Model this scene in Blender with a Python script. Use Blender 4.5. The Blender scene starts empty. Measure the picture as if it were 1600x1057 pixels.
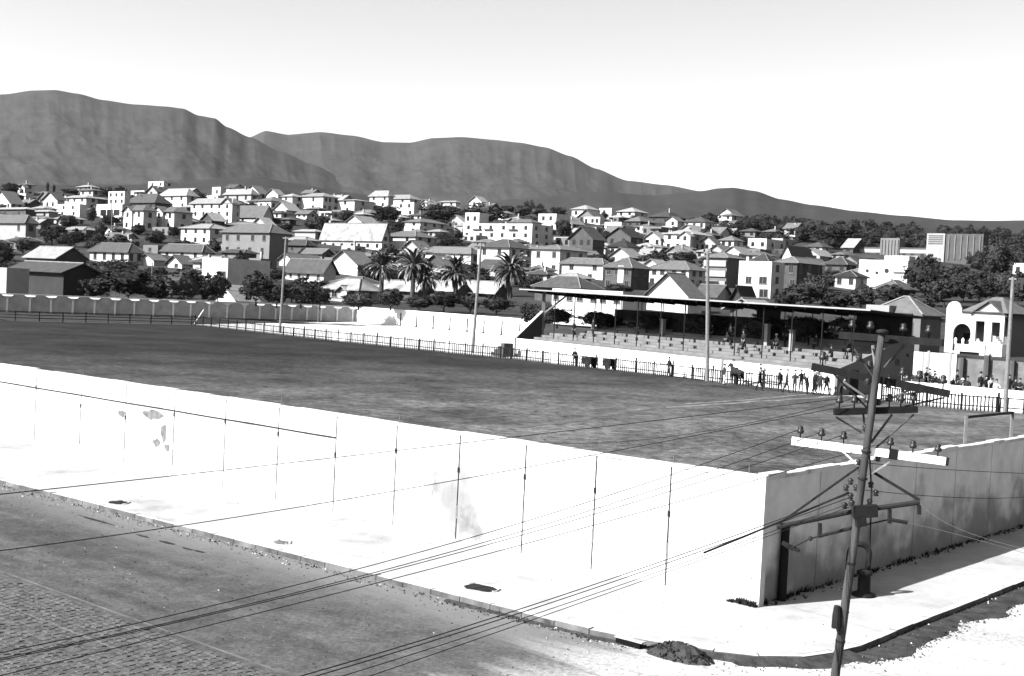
import bpy, bmesh, math, random
from mathutils import Vector, Matrix, noise
random.seed(7)
S = bpy.context.scene
COL = S.collection

# ------------------------------------------------------------------ camera, sky, sun, exposure
F = 2000.0; H = 6.92                                # focal length (in 1600ths of the picture width), eye height
PITCH = math.radians(2.0); ROLL = math.radians(2.88)
RM = Matrix.Rotation(math.radians(90)-PITCH, 3, 'X') @ Matrix.Rotation(ROLL, 3, 'Z')
cam = bpy.data.cameras.new('camera'); cam.sensor_width = 36; cam.lens = 36*F/1600
cam.clip_start = 0.1; cam.clip_end = 20000
co = bpy.data.objects.new('camera', cam); COL.objects.link(co)
co.matrix_world = Matrix.Translation((0, 0, H)) @ RM.to_4x4()
S.camera = co

SUN_EL = math.radians(38.0); SUN_TO = Vector((-3.4, -1.79, 0)).normalized()
W = bpy.data.worlds.new('World'); S.world = W; W.use_nodes = True
nt = W.node_tree; nt.nodes.clear()
sky = nt.nodes.new('ShaderNodeTexSky'); sky.sky_type = 'NISHITA'; sky.sun_disc = False
sky.sun_elevation = SUN_EL; sky.sun_rotation = math.atan2(SUN_TO.x, SUN_TO.y) % (2*math.pi)
sky.air_density = 1.0; sky.dust_density = 2.0; sky.ozone_density = 1.0
bw = nt.nodes.new('ShaderNodeSeparateColor')        # black-and-white film: one channel of the sky
bg = nt.nodes.new('ShaderNodeBackground'); bg.inputs['Strength'].default_value = 0.07
wo = nt.nodes.new('ShaderNodeOutputWorld')
nt.links.new(sky.outputs[0], bw.inputs[0]); nt.links.new(bw.outputs['Red'], bg.inputs['Color'])
nt.links.new(bg.outputs[0], wo.inputs[0])
sl = bpy.data.lights.new('sun', 'SUN'); sl.energy = 4.5; sl.angle = math.radians(0.5); sl.color = (1, 1, 1)
so = bpy.data.objects.new('sun', sl); COL.objects.link(so)
sd = Vector((SUN_TO.x*math.cos(SUN_EL), SUN_TO.y*math.cos(SUN_EL), math.sin(SUN_EL)))
so.rotation_euler = sd.to_track_quat('Z', 'Y').to_euler(); so.location = (-60, -40, 80)
S.view_settings.view_transform = 'Standard'; S.view_settings.look = 'None'
S.view_settings.gamma = 1; S.view_settings.use_curve_mapping = False
S.view_settings.exposure = 2.4

# ------------------------------------------------------------------ surveying helpers (photo measurements -> metres)
def ray(x, y): return RM @ Vector(((x-800)/F, -(y-528.5)/F, -1.0))
def G(x, y, z=0.0):
    d = ray(x, y); return Vector((0, 0, H)) + d*((z-H)/d.z)
def PD(x, y, D):
    d = ray(x, y); return Vector((0, 0, H)) + d*(D/d.y)
RT = RM.transposed()
def proj(p):
    q = RT @ (Vector(p)-Vector((0, 0, H))); return (800+F*q.x/-q.z, 528.5-F*q.y/-q.z)
def yh(x): return 458.6 + (x-800)*0.0503
def hgt(b, y):                                       # height over point b that meets picture row y
    lo, hi = -5.0, 60.0
    for _ in range(40):
        m = (lo+hi)/2
        if proj(b+Vector((0, 0, m)))[1] > y: lo = m
        else: hi = m
    return lo
def meet(p0, d, x):                                  # distance along horizontal direction d from p0 to picture column x
    lo, hi = 0.0, 90.0
    x0 = proj(p0)[0]; sgn = 1 if proj(p0+d*5)[0] > x0 else -1
    for _ in range(40):
        m = (lo+hi)/2
        if (proj(p0+d*m)[0]-x)*sgn < 0: lo = m
        else: hi = m
    return lo

# ------------------------------------------------------------------ materials (all neutral: the place as black-and-white film saw it)
MATS = {}
def mat(name, v, var=0.25, scale=3.0, rough=0.85, bump=0.0, bscale=40.0, rnd=0.0, stretch=(1, 1, 1), spec=0.06, detail=6):
    if name in MATS: return MATS[name]
    m = bpy.data.materials.new(name); m.use_nodes = True; n = m.node_tree; L = n.links
    b = n.nodes['Principled BSDF']; b.inputs['Roughness'].default_value = rough
    b.inputs['Specular IOR Level'].default_value = spec
    geo = n.nodes.new('ShaderNodeNewGeometry'); mp = n.nodes.new('ShaderNodeMapping'); mp.inputs['Scale'].default_value = stretch
    L.new(geo.outputs['Position'], mp.inputs['Vector'])
    tx = n.nodes.new('ShaderNodeTexNoise'); tx.inputs['Scale'].default_value = scale; tx.inputs['Detail'].default_value = detail
    tx.inputs['Roughness'].default_value = 0.65
    L.new(mp.outputs[0], tx.inputs['Vector'])
    mr = n.nodes.new('ShaderNodeMapRange'); mr.inputs['From Min'].default_value = 0.25; mr.inputs['From Max'].default_value = 0.75
    mr.inputs['To Min'].default_value = v*(1-var); mr.inputs['To Max'].default_value = v*(1+var)
    L.new(tx.outputs['Fac'], mr.inputs['Value']); out = mr.outputs[0]
    if rnd:
        oi = n.nodes.new('ShaderNodeObjectInfo'); r2 = n.nodes.new('ShaderNodeMapRange')
        r2.inputs['To Min'].default_value = 1-rnd; r2.inputs['To Max'].default_value = 1+rnd
        L.new(oi.outputs['Random'], r2.inputs['Value'])
        mu = n.nodes.new('ShaderNodeMath'); mu.operation = 'MULTIPLY'; L.new(out, mu.inputs[0]); L.new(r2.outputs[0], mu.inputs[1]); out = mu.outputs[0]
    L.new(out, b.inputs['Base Color'])
    if bump:
        t2 = n.nodes.new('ShaderNodeTexNoise'); t2.inputs['Scale'].default_value = bscale; t2.inputs['Detail'].default_value = 4
        L.new(mp.outputs[0], t2.inputs['Vector'])
        bp = n.nodes.new('ShaderNodeBump'); bp.inputs['Strength'].default_value = bump; bp.inputs['Distance'].default_value = 0.03
        L.new(t2.outputs['Fac'], bp.inputs['Height']); L.new(bp.outputs[0], b.inputs['Normal'])
    m['out_sock'] = 1
    MATS[name] = m; return m

M_white = mat('white_render', .27, .28, .45, bump=.15)
M_cream = mat('cream_render', .15, .12, .6, rnd=.1)
M_grey = mat('grey_render', .075, .15, .5, rnd=.1)
M_dark = mat('dark_render', .035, .25, .5, rnd=.2)
M_black = mat('sooty_render', .018, .3, .5)
WALLS = {'W': M_white, 'C': M_cream, 'G': M_grey, 'D': M_dark, 'K': M_black}
ROOFS = {'L': mat('pale_tile', .11, .3, .9, rnd=.15), 'M': mat('mid_tile', .052, .3, .9, rnd=.2),
         'R': mat('weathered_tile', .028, .35, .9, rnd=.2), 'K': mat('dark_tile', .015, .35, .9, rnd=.2),
         'P': mat('patched_tile', .12, .6, .45, rnd=.1)}
M_pane = mat('window_glass', .008, .3, 1.0, rough=.3, spec=.2)
M_frame = mat('window_paint', .07, .2, 2, rnd=.3)
M_wood = mat('weathered_wood', .03, .5, 6, stretch=(1, 1, .2), bump=.3)
M_darkwood = mat('tarred_wood', .006, .5, 6, stretch=(1, 1, .2))
M_polewood = mat('pole_wood', .027, .6, 9, stretch=(1, 1, .12), bump=.5)
M_paint = mat('white_paint', .5, .12, 5)
M_iron = mat('dark_iron', .007, .4, 8, rough=.7, spec=.08)
M_porc = mat('brown_porcelain', .010, .3, 6, rough=.4, spec=.15)
M_conc = mat('worn_concrete', .07, .3, .8, bump=.2)
M_leaf = mat('foliage', .0125, .5, 1.5, rnd=.35)
M_leaf2 = mat('foliage_pale', .02, .5, 1.5, rnd=.3)
M_bark = mat('bark', .03, .4, 4)
M_cloth = mat('dark_cloth', .010, .3, 6, rnd=.5)
M_cloth2 = mat('pale_cloth', .25, .2, 6)
M_skin = mat('skin', .12, .1, 6)
M_hide = mat('horse_hide', .01, .3, 5)
M_wire = mat('wire_metal', .01, .1, 6)
M_palewire = mat('pale_wire', .25, .1, 6)

# ------------------------------------------------------------------ mesh building
class MB:
    def __init__(s): s.v = []; s.f = []; s.m = []
    def poly(s, pts, mi=0):
        i = len(s.v); s.v += [tuple(p) for p in pts]; s.f.append(tuple(range(i, i+len(pts)))); s.m.append(mi)
    def hexa(s, p, mi=0):                            # eight corners: bottom ring 0-3, top ring 4-7
        i = len(s.v); s.v += [tuple(q) for q in p]
        for f in ((3, 2, 1, 0), (4, 5, 6, 7), (0, 1, 5, 4), (1, 2, 6, 5), (2, 3, 7, 6), (3, 0, 4, 7)):
            s.f.append(tuple(i+k for k in f)); s.m.append(mi)
    def obox(s, o, a, b, z0, z1, a0, a1, b0, b1, mi=0):   # box in a frame with origin o and horizontal axes a, b
        def P(x, y, z): return o + a*x + b*y + Vector((0, 0, z))
        s.hexa([P(a0, b0, z0), P(a1, b0, z0), P(a1, b1, z0), P(a0, b1, z0), P(a0, b0, z1), P(a1, b0, z1), P(a1, b1, z1), P(a0, b1, z1)], mi)
    def box(s, x0, x1, y0, y1, z0, z1, mi=0):
        s.obox(Vector((0, 0, 0)), Vector((1, 0, 0)), Vector((0, 1, 0)), z0, z1, x0, x1, y0, y1, mi)
    def beam(s, p, q, w, h, mi=0, up=Vector((0, 0, 1))):
        p = Vector(p); q = Vector(q); d = (q-p).normalized(); sd_ = d.cross(up)
        if sd_.length < 1e-4: sd_ = Vector((1, 0, 0))
        sd_ = sd_.normalized()*w/2; u_ = sd_.cross(d).normalized()*h/2
        s.hexa([p-sd_-u_, q-sd_-u_, q+sd_-u_, p+sd_-u_, p-sd_+u_, q-sd_+u_, q+sd_+u_, p+sd_+u_], mi)
    def tube(s, pts, r, n=6, mi=0, cap=True):
        pts = [Vector(p) for p in pts]; k0 = len(s.v); N = len(pts)
        rr = r if isinstance(r, (list, tuple)) else [r]*N
        ref = Vector((.31, .2, .93))
        for i, p in enumerate(pts):
            d = (pts[min(i+1, N-1)]-pts[max(i-1, 0)]).normalized()
            x = d.cross(ref)
            if x.length < .05: x = d.cross(Vector((1, 0, 0)))
            x.normalize(); y = d.cross(x)
            for k in range(n):
                t = 2*math.pi*k/n; s.v.append(tuple(p+(x*math.cos(t)+y*math.sin(t))*rr[i]))
        for i in range(N-1):
            for k in range(n):
                a = k0+i*n+k; b = k0+i*n+(k+1) % n
                s.f.append((a, b, b+n, a+n)); s.m.append(mi)
        if cap:
            s.f.append(tuple(k0+k for k in reversed(range(n)))); s.m.append(mi)
            s.f.append(tuple(k0+(N-1)*n+k for k in range(n))); s.m.append(mi)
    def lathe(s, c, prof, n=10, mi=0):               # prof: (radius, z) pairs from the bottom up
        c = Vector(c); s.tube([c+Vector((0, 0, z)) for r, z in prof], [max(r, .001) for r, z in prof], n, mi)
    def mesh(s, name, mats, org=None, smooth=False):
        me = bpy.data.meshes.new(name)
        vs = s.v if org is None else [(x-org[0], y-org[1], z-org[2]) for x, y, z in s.v]
        me.from_pydata(vs, [], s.f)
        mats = mats if isinstance(mats, (list, tuple)) else [mats]
        for m in mats: me.materials.append(m)
        if len(mats) > 1: me.polygons.foreach_set('material_index', s.m)
        if smooth: me.polygons.foreach_set('use_smooth', [True]*len(me.polygons))
        me.update(); return me
    def build(s, name, mats, parent=None, smooth=False, org=None):
        o = org if org is not None else (world_loc(parent) if parent else None)
        me = s.mesh(name, mats, o, smooth)
        ob = bpy.data.objects.new(name, me); COL.objects.link(ob)
        if parent: ob.parent = parent
        elif org is not None: ob.location = org
        return ob
def world_loc(o):
    l = Vector((0, 0, 0))
    while o: l += o.location; o = o.parent
    return l
def inst(name, me, parent=None, loc=(0, 0, 0), rz=0.0, sc=(1, 1, 1)):   # an object on shared mesh data; loc in world
    o = bpy.data.objects.new(name, me); COL.objects.link(o)
    if parent: o.parent = parent; o.location = Vector(loc)-world_loc(parent)
    else: o.location = loc
    o.rotation_euler = (0, 0, rz); o.scale = sc; return o
def tag(o, label=None, cat=None, group=None, kind=None):
    if label: o['label'] = label
    if cat: o['category'] = cat
    if group: o['group'] = group
    if kind: o['kind'] = kind
    return o
def thing(name, loc, label, cat, group=None):
    o = bpy.data.objects.new(name, None); COL.objects.link(o); o.location = loc; o.empty_display_size = .3
    return tag(o, label, cat, group)
def structure(o, label=None): return tag(o, label, kind='structure')
Z = Vector((0, 0, 1))

# ------------------------------------------------------------------ the plan of the ground
C = G(1180, 947); U = Vector((-.76, .65, 0)).normalized(); V = Vector((.65, .76, 0)).normalized()   # wall corner, along the street wall, along the side wall
NU = -V; NV = -U
fence_px = [(-160, 487), (0, 501), (150, 504.5), (305, 508)]
side_px = [(305, 508), (400, 519), (505, 531), (605, 541.5), (715, 553), (799, 561), (880, 570.5), (990, 582), (1080, 593), (1126, 598.5), (1192, 605), (1216, 608)]
right_px = [(1377, 625), (1435, 634), (1507, 641), (1601, 647), (1700, 656)]
endF = [G(*p) for p in fence_px]; sideF = [G(*p) for p in side_px]; rightF = [G(*p) for p in right_px]
WC = G(555, 503, .8); WL = G(0, 487, .8); WL = WC+(WL-WC)*1.35; WR = G(820, 527, .8)       # far walls on the bank
SA = Vector((2.2, 137, 0)); SB = G(1303, 617); E_ = (SB-SA).normalized(); SLEN = (SB-SA).length; M_ = Vector((-E_.y, E_.x, 0))
OUT = [C, C+U*75, WL+Vector((-6, -4, 0)), WL, WC, WR+(WR-WC)*.1, SA+M_*13-E_*4, SB+M_*13+E_*2, SB+M_*16+E_*18, G(1760, 640), C+V*66]
def inside(x, y):
    r = False; j = len(OUT)-1
    for i in range(len(OUT)):
        a, b = OUT[i], OUT[j]
        if (a.y > y) != (b.y > y) and x < (b.x-a.x)*(y-a.y)/(b.y-a.y)+a.x: r = not r
        j = i
    return r
def segd(x, y):
    best = 1e9
    for i in range(len(OUT)):
        a, b = OUT[i], OUT[(i+1) % len(OUT)]; dx, dy = b.x-a.x, b.y-a.y
        t = max(0, min(1, ((x-a.x)*dx+(y-a.y)*dy)/(dx*dx+dy*dy))); best = min(best, math.hypot(x-a.x-dx*t, y-a.y-dy*t))
    return best
def hill(D):
    if D < 95: return -.4
    if D < 157: t = (D-95)/62; return -.4+2.36*t*t*(3-2*t)
    if D < 620: return H+D*(D-315)/5000
    return hill(619.9)+(D-620)*.035
def ss(a, b, x):
    t = max(0, min(1, (x-a)/(b-a))); return t*t*(3-2*t)
def zt(x, y):
    if y < 90 or inside(x, y): return -.4
    z = hill(y); k = ss(.3, 7, segd(x, y)); n_ = noise.noise((x*.02, y*.02, 3))*1.2*ss(200, 330, y)
    return -.4+(z+.4+n_)*k
def DV(v): return max(160, min(720, 315+2.5*v))
def site(x, yb): return PD(x, yb, DV(yh(x)-yb))

m_ground = mat('town_ground', .018, .7, .06, detail=10)
mb = MB(); NA, RAD = 200, [4, 30, 60, 90]
r = 90.0
while r < 3000: r *= 1.018 if r < 700 else 1.12; RAD.append(r)
RAD.append(14000)
for rr in RAD:
    for k in range(NA+1):
        a = math.radians(-62+124*k/NA); x, y = rr*math.sin(a), rr*math.cos(a)
        mb.v.append((x, y, zt(x, y) if rr < 14000 else 40))
for i in range(len(RAD)-1):
    for k in range(NA):
        a = i*(NA+1)+k; mb.f.append((a, a+1, a+NA+2, a+NA+1)); mb.m.append(0)
structure(mb.build('town_hillside', m_ground, smooth=True))
mb = MB(); mb.poly([(-14000, -14000, -.46), (14000, -14000, -.46), (14000, 14000, -.46), (-14000, 14000, -.46)])
structure(mb.build('ground', m_ground))

# mountains behind the town
def mountain(name, ridge, D0, D1, v0, m, amp, seed, x0, x1, nx=520, nt_=130, pw=.8):
    def rv(x):
        for (xa, ya), (xb, yb) in zip(ridge, ridge[1:]):
            if xa <= x <= xb:
                t = (x-xa)/(xb-xa); t = t*t*(3-2*t)*.5+t*.5; return yh(x)-(ya+(yb-ya)*t)
        return yh(x)-(ridge[0][1] if x < ridge[0][0] else ridge[-1][1])
    b = MB()
    for j in range(nt_+8):
        t = j/(nt_-1)
        for i in range(nx+1):
            x = x0+(x1-x0)*i/nx; v1 = rv(x)
            if t <= 1:
                D = D0+(D1-D0)*t; e = t**pw
                q = Vector((x*.0065+t*1.3+seed, t*1.2-x*.0022, seed)); n1 = noise.ridged_multi_fractal(q, 1.0, 2.1, 6, 1.0, 2.0, noise_basis='PERLIN_ORIGINAL')-1.0
                n2 = noise.fractal(Vector((x*.006+t*1.6, t*1.9-x*.002, seed+5)), 1.0, 2.1, 8)
                fade = math.sin(math.pi*min(1, t*1.02))**.8 if t < .98 else 0
                v = v0+(v1-v0)*e+amp*(n1*.26+n2*.5)*fade*(v1-v0)/200
                n3 = noise.ridged_multi_fractal(Vector((x*.03+t*.5, seed, t*.8)), 1.0, 2.2, 4, 1.0, 2.0, noise_basis='PERLIN_ORIGINAL')-1.0; v += 1.7*n3*ss(.35, .8, t)*(1-ss(.93, 1, t))
                if t > .9: v = min(v, v1-(1-t)*10+n2*1.0)
                v = v if t < 1 else v1+n2*.8
            else:
                D = D1*(1+(t-1)*2); v = rv(x)*(1-(t-1)*6)
            p = PD(x, yh(x), D); b.v.append((p.x, p.y, H+v*D/F))
    for j in range(nt_+7):
        for i in range(nx):
            a = j*(nx+1)+i; b.f.append((a, a+1, a+nx+2, a+nx+1)); b.m.append(0)
    return structure(b.build(name, m, smooth=True))
def mtn_mat(name, v):
    m = mat(name, v, .25, .008, detail=9); n = m.node_tree; b = n.nodes['Principled BSDF']
    src = b.inputs['Base Color'].links[0].from_socket; geo = [q for q in n.nodes if q.type == 'NEW_GEOMETRY'][0]
    t = n.nodes.new('ShaderNodeTexNoise'); t.inputs['Scale'].default_value = .035; t.inputs['Detail'].default_value = 8
    n.links.new(geo.outputs['Position'], t.inputs['Vector'])
    r_ = n.nodes.new('ShaderNodeMapRange'); r_.inputs['From Min'].default_value = .3; r_.inputs['From Max'].default_value = .7
    r_.inputs['To Min'].default_value = .6; r_.inputs['To Max'].default_value = 1.4; n.links.new(t.outputs['Fac'], r_.inputs['Value'])
    t.inputs['Roughness'].default_value = .8; t.inputs['Detail'].default_value = 12
    mu = n.nodes.new('ShaderNodeMath'); mu.operation = 'MULTIPLY'; n.links.new(src, mu.inputs[0]); n.links.new(r_.outputs[0], mu.inputs[1])
    n.links.new(mu.outputs[0], b.inputs['Base Color']); return m
mm = mtn_mat('mountain_scrub', .021); mm2 = mtn_mat('dark_mountain_scrub', .014)
RID1 = [(-500, 175), (-250, 165), (-100, 160), (0, 149), (40, 143), (75, 142), (110, 148), (150, 158), (200, 165), (250, 168), (275, 171), (300, 182), (325, 186), (345, 200), (380, 216), (430, 238), (480, 258), (540, 284), (600, 304), (680, 322), (2100, 420)]
RID2 = [(200, 236), (330, 228), (380, 216), (405, 206), (440, 212), (490, 208), (540, 213), (590, 223), (630, 224), (665, 217), (710, 216), (760, 220), (800, 224), (840, 231), (880, 245), (920, 264), (970, 283), (1030, 290), (1090, 300), (1200, 330), (2100, 380)]
mountain('mountain_range', RID2, 1900, 4600, 70, mm, 26, 5.2, 260, 1300)
mountain('mountain_range', RID1, 1300, 3300, 70, mm, 24, 1.3, -500, 760)
mountain('foothill', [(-500, 300), (-100, 292), (100, 290), (260, 288), (330, 280), (390, 278), (450, 286), (545, 303), (610, 316), (760, 330), (2100, 420)], 1000, 1450, 60, mm2, 20, 4.1, -300, 760, 160, 24)
mountain('wooded_ridge', [(-500, 400), (640, 330), (800, 312), (930, 300), (1010, 306), (1090, 299), (1112, 295), (1135, 294), (1170, 299), (1210, 312), (1260, 321), (1330, 331), (1400, 338), (1480, 345), (1540, 346), (1600, 345), (1800, 352), (2100, 360)], 1100, 2400, 60, mm2, 24, 7.7, 700, 2100, 260, 50)

# thin summer haze over the whole valley
hm_ = bpy.data.materials.new('haze'); hm_.use_nodes = True; hn = hm_.node_tree; hn.nodes.clear()
pv = hn.nodes.new('ShaderNodeVolumePrincipled'); pv.inputs['Color'].default_value = (.85, .85, .85, 1); pv.inputs['Density'].default_value = 1.2e-5; pv.inputs['Anisotropy'].default_value = .3
ho = hn.nodes.new('ShaderNodeOutputMaterial'); hn.links.new(pv.outputs[0], ho.inputs['Volume'])
q = MB(); q.box(-15000, 15000, -15000, 15000, -1.5, 1000); tag(q.build('haze', hm_), 'thin pale haze lying over the valley', None, None, 'stuff')

# ------------------------------------------------------------------ streets and pavement
def ground_pt(s, n, z=0.0): p = C+U*s+NU*n; return Vector((p.x, p.y, z))       # s along the street wall, n out from it
kerb_px = [(1120, 1019), (1180, 1025), (1240, 1028.5), (1300, 1020), (1345, 1011), (1378, 996), (1435, 972), (1495, 950), (1600, 908)]
kerb = [ground_pt(120, 5.0)]+[ground_pt(s, 4.75+.02*s) for s in (40, 30, 25, 20, 15, 10, 6, 3, .8)]+[G(*p) for p in kerb_px]
dlast = (kerb[-1]-kerb[-2]).normalized()
kerb += [kerb[-1]+dlast*30+V*10]
kerb[-1] = kerb[-2]+V*70
def resample(pl, step):
    out = [pl[0]]; acc = 0.0
    for a, b in zip(pl, pl[1:]):
        l = (b-a).length; t = step-acc
        while t <= l: out.append(a+(b-a)*(t/l)); t += step
        acc = (acc+l) % step
    out.append(pl[-1]); return out
def smooth_pl(pl, it=2):
    for _ in range(it):
        q = [pl[0]]
        for a, b in zip(pl, pl[1:]): q += [a*.75+b*.25, a*.25+b*.75]
        pl = q+[pl[-1]]
    return pl
kerb = smooth_pl(kerb)
def inset(pl, d):
    out = []
    for i, p in enumerate(pl):
        t = (pl[min(i+1, len(pl)-1)]-pl[max(i-1, 0)]).normalized(); out.append(p+Vector((-t.y, t.x, 0))*d)
    return out
m_pave = mat('pale_pavement', .185, .16, 1.5, bump=.15)
kin = inset(kerb, .18)
if (kin[20]-C).length > (kerb[20]-C).length: kin = inset(kerb, -.18); KS = -1
else: KS = 1
mb = MB()
base = [ground_pt(120, -1)]+[C+V*.0-U*.0]+[C+V*110-NV*1]
ring = kin+[C+V*110+NV*-1.0, C+V*.8+U*.8, ground_pt(120, -.8)]
mb.poly([Vector((p.x, p.y, 0)) for p in ring]); mb.poly([Vector((p.x, p.y, -.4)) for p in reversed(ring)])
bm_ = bmesh.new()
pave = mb.build('pavement', m_pave); structure(pave)
bm_.from_mesh(pave.data); bmesh.ops.triangulate(bm_, faces=bm_.faces); bm_.to_mesh(pave.data); bm_.free()
m_kerb = mat('kerb_stone', .06, .75, 1.6, rnd=.3, bump=.3)
m_ktop = mat('kerb_top', .22, .4, 2.5, rnd=.15)
ks = resample(kerb, .9); ki = inset(ks, .18*KS)
cnt = 0
for i in range(len(ks)-1):
    a, b, c, d = ks[i], ks[i+1], ki[i+1], ki[i]
    if (a-C).length > 48: continue
    g = (b-a)*.012; dz = random.uniform(-.012, .012)
    q = MB(); zz = [Vector((0, 0, -.4)), Vector((0, 0, .005+dz))]
    q.hexa([p+z for z in zz for p in (a+g, b-g, c-g, d+g)]); q.m[1] = 1; q.build('kerb_stone', [m_kerb, m_ktop], pave); cnt += 1

def late_stain():
    stained(m_pave, .35, .52, .75, .55); stained(m_pave, 5.0, .62, .7, .5)
# street: asphalt in front, dusty pale earth round the corner, cobbles by the tram rails
def street_mat():
    m = mat('street_asphalt', .034, .42, 1.6, rough=.75, bump=.3, bscale=60, detail=14); n = m.node_tree; L = n.links; b = n.nodes['Principled BSDF']
    src = b.inputs['Base Color'].links[0].from_socket
    def new(t): return n.nodes.new(t)
    geo = [q for q in n.nodes if q.type == 'NEW_GEOMETRY'][0]
    def dot(vec, off):
        d = new('ShaderNodeVectorMath'); d.operation = 'DOT_PRODUCT'; L.new(geo.outputs['Position'], d.inputs[0]); d.inputs[1].default_value = vec
        a = new('ShaderNodeMath'); a.operation = 'SUBTRACT'; L.new(d.outputs['Value'], a.inputs[0]); a.inputs[1].default_value = off; return a.outputs[0]
    sN = dot(tuple(NU), C.dot(NU)); sU = dot(tuple(U), C.dot(U))          # out from the wall; along it
    cx = new('ShaderNodeCombineXYZ'); 
    k1 = new('ShaderNodeMath'); k1.operation = 'MULTIPLY'; L.new(sU, k1.inputs[0]); k1.inputs[1].default_value = .10
    k2 = new('ShaderNodeMath'); k2.operation = 'MULTIPLY'; L.new(sN, k2.inputs[0]); k2.inputs[1].default_value = .9
    L.new(k1.outputs[0], cx.inputs[0]); L.new(k2.outputs[0], cx.inputs[1])
    st = new('ShaderNodeTexNoise'); st.inputs['Scale'].default_value = 1.0; st.inputs['Detail'].default_value = 12; st.inputs['Roughness'].default_value = .62; L.new(cx.outputs[0], st.inputs['Vector'])
    def ramp(x, a, bb, lo=0., hi=1.):
        r_ = new('ShaderNodeMapRange'); r_.interpolation_type = 'SMOOTHSTEP'
        for k_, v_ in (('From Min', a), ('From Max', bb), ('To Min', lo), ('To Max', hi)): r_.inputs[k_].default_value = v_
        L.new(x, r_.inputs['Value']); return r_.outputs[0]
    def math_(op, a, bb):
        q = new('ShaderNodeMath'); q.operation = op
        for k_, s_ in enumerate((a, bb)):
            if isinstance(s_, float): q.inputs[k_].default_value = s_
            else: L.new(s_, q.inputs[k_])
        return q.outputs[0]
    stn = ramp(st.outputs['Fac'], .3, .7, -1., 1.)
    n2 = math_('ADD', sN, math_('MULTIPLY', stn, .7))
    dust = ramp(n2, 5.0, 7.6, 1., 0.)                                     # dust blown against the kerb
    u2 = math_('ADD', sU, math_('MULTIPLY', stn, 1.3))
    side = ramp(u2, -1.6, 1.8, 1., 0.)                                    # the unpaved side street
    wear = ramp(st.outputs['Fac'], .35, .65, .75, 1.3)
    gr = new('ShaderNodeTexNoise'); gr.inputs['Scale'].default_value = 9.; gr.inputs['Detail'].default_value = 8; gr.inputs['Roughness'].default_value = .8; L.new(geo.outputs['Position'], gr.inputs['Vector'])
    wear = math_('MULTIPLY', wear, ramp(gr.outputs['Fac'], .32, .68, .55, 1.45))
    a0 = math_('MULTIPLY', src, wear)
    def mix(f, a, bb):
        q = new('ShaderNodeMix'); q.data_type = 'FLOAT'; L.new(f, q.inputs['Factor']); 
        for k_, s_ in ((2, a), (3, bb)):
            if isinstance(s_, float): q.inputs[k_].default_value = s_
            else: L.new(s_, q.inputs[k_])
        return q.outputs[0]
    c1 = mix(math_('MULTIPLY', dust, .75), a0, .095)
    pale = math_('MULTIPLY', wear, .22)
    L.new(mix(side, c1, pale), b.inputs['Base Color']); return m
mb = MB(); mb.poly([ground_pt(-90, -130, -.12), ground_pt(130, -130, -.12)] if False else [Vector((-160, -30, -.12)), Vector((120, -30, -.12)), Vector((120, 120, -.12)), Vector((-160, 120, -.12))])
st_o = mb.build('street', street_mat()); structure(st_o)

# cobbles: a band of setts along the tram rails
m_cob = mat('cobble_setts', .040, .75, 5, rnd=0, bump=.2, detail=8)
mb = MB(); rnd = random.Random(3)
n_ = 11.45
while n_ < 17.5:
    s_ = -2.0+rnd.random()*.2
    while s_ < 24:
        p = ground_pt(s_, n_)
        L_ = rnd.uniform(.17, .25)
        x, y = proj(Vector((p.x, p.y, -.1)))
        if -60 < x < 1100 and y < 1110:
            e = .045; h = rnd.uniform(-.110, -.100); j = lambda: rnd.uniform(-.012, .012)
            w = .145
            pts = [(s_+.005, n_+.004), (s_+L_-.005, n_+.004), (s_+L_-.005, n_+w), (s_+.005, n_+w)]
            bot = [ground_pt(a, b_, -.13) for a, b_ in pts]
            tp = [ground_pt(a+(.012 if k in (0, 3) else -.012)+j()*.5, b_+(.010 if k < 2 else -.010)+j()*.5, h+j()*.4) for k, (a, b_) in enumerate(pts)]
            i = len(mb.v); mb.v += [tuple(q) for q in bot+tp]
            for f in ((4, 5, 6, 7), (0, 1, 5, 4), (1, 2, 6, 5), (2, 3, 7, 6), (3, 0, 4, 7)): mb.f.append(tuple(i+k for k in f)); mb.m.append(0)
        s_ += L_
    n_ += rnd.uniform(.135, .165)
cob = mb.build('cobblestones', m_cob); tag(cob, 'rough grey cobbles covering the street in the lower left', None, None, 'stuff')
m_rail = mat('rail_steel', .04, .98, 1.3, rough=.4, spec=.5)
for nn, s0, s1, lab in ((11.25, -1, 60, 'tram rail along the far edge of the cobbles'), (12.7, -1, 60, 'tram rail nearer the bottom corner of the photo')):
    q = MB(); q.obox(ground_pt(s0, nn), U, NU, -.2, -.098, 0, s1, 0, .022)
    o = q.build('tram_rail', m_rail, org=ground_pt(s0, nn)); tag(o, lab, 'rail', 'tram rails in the street')

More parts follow.
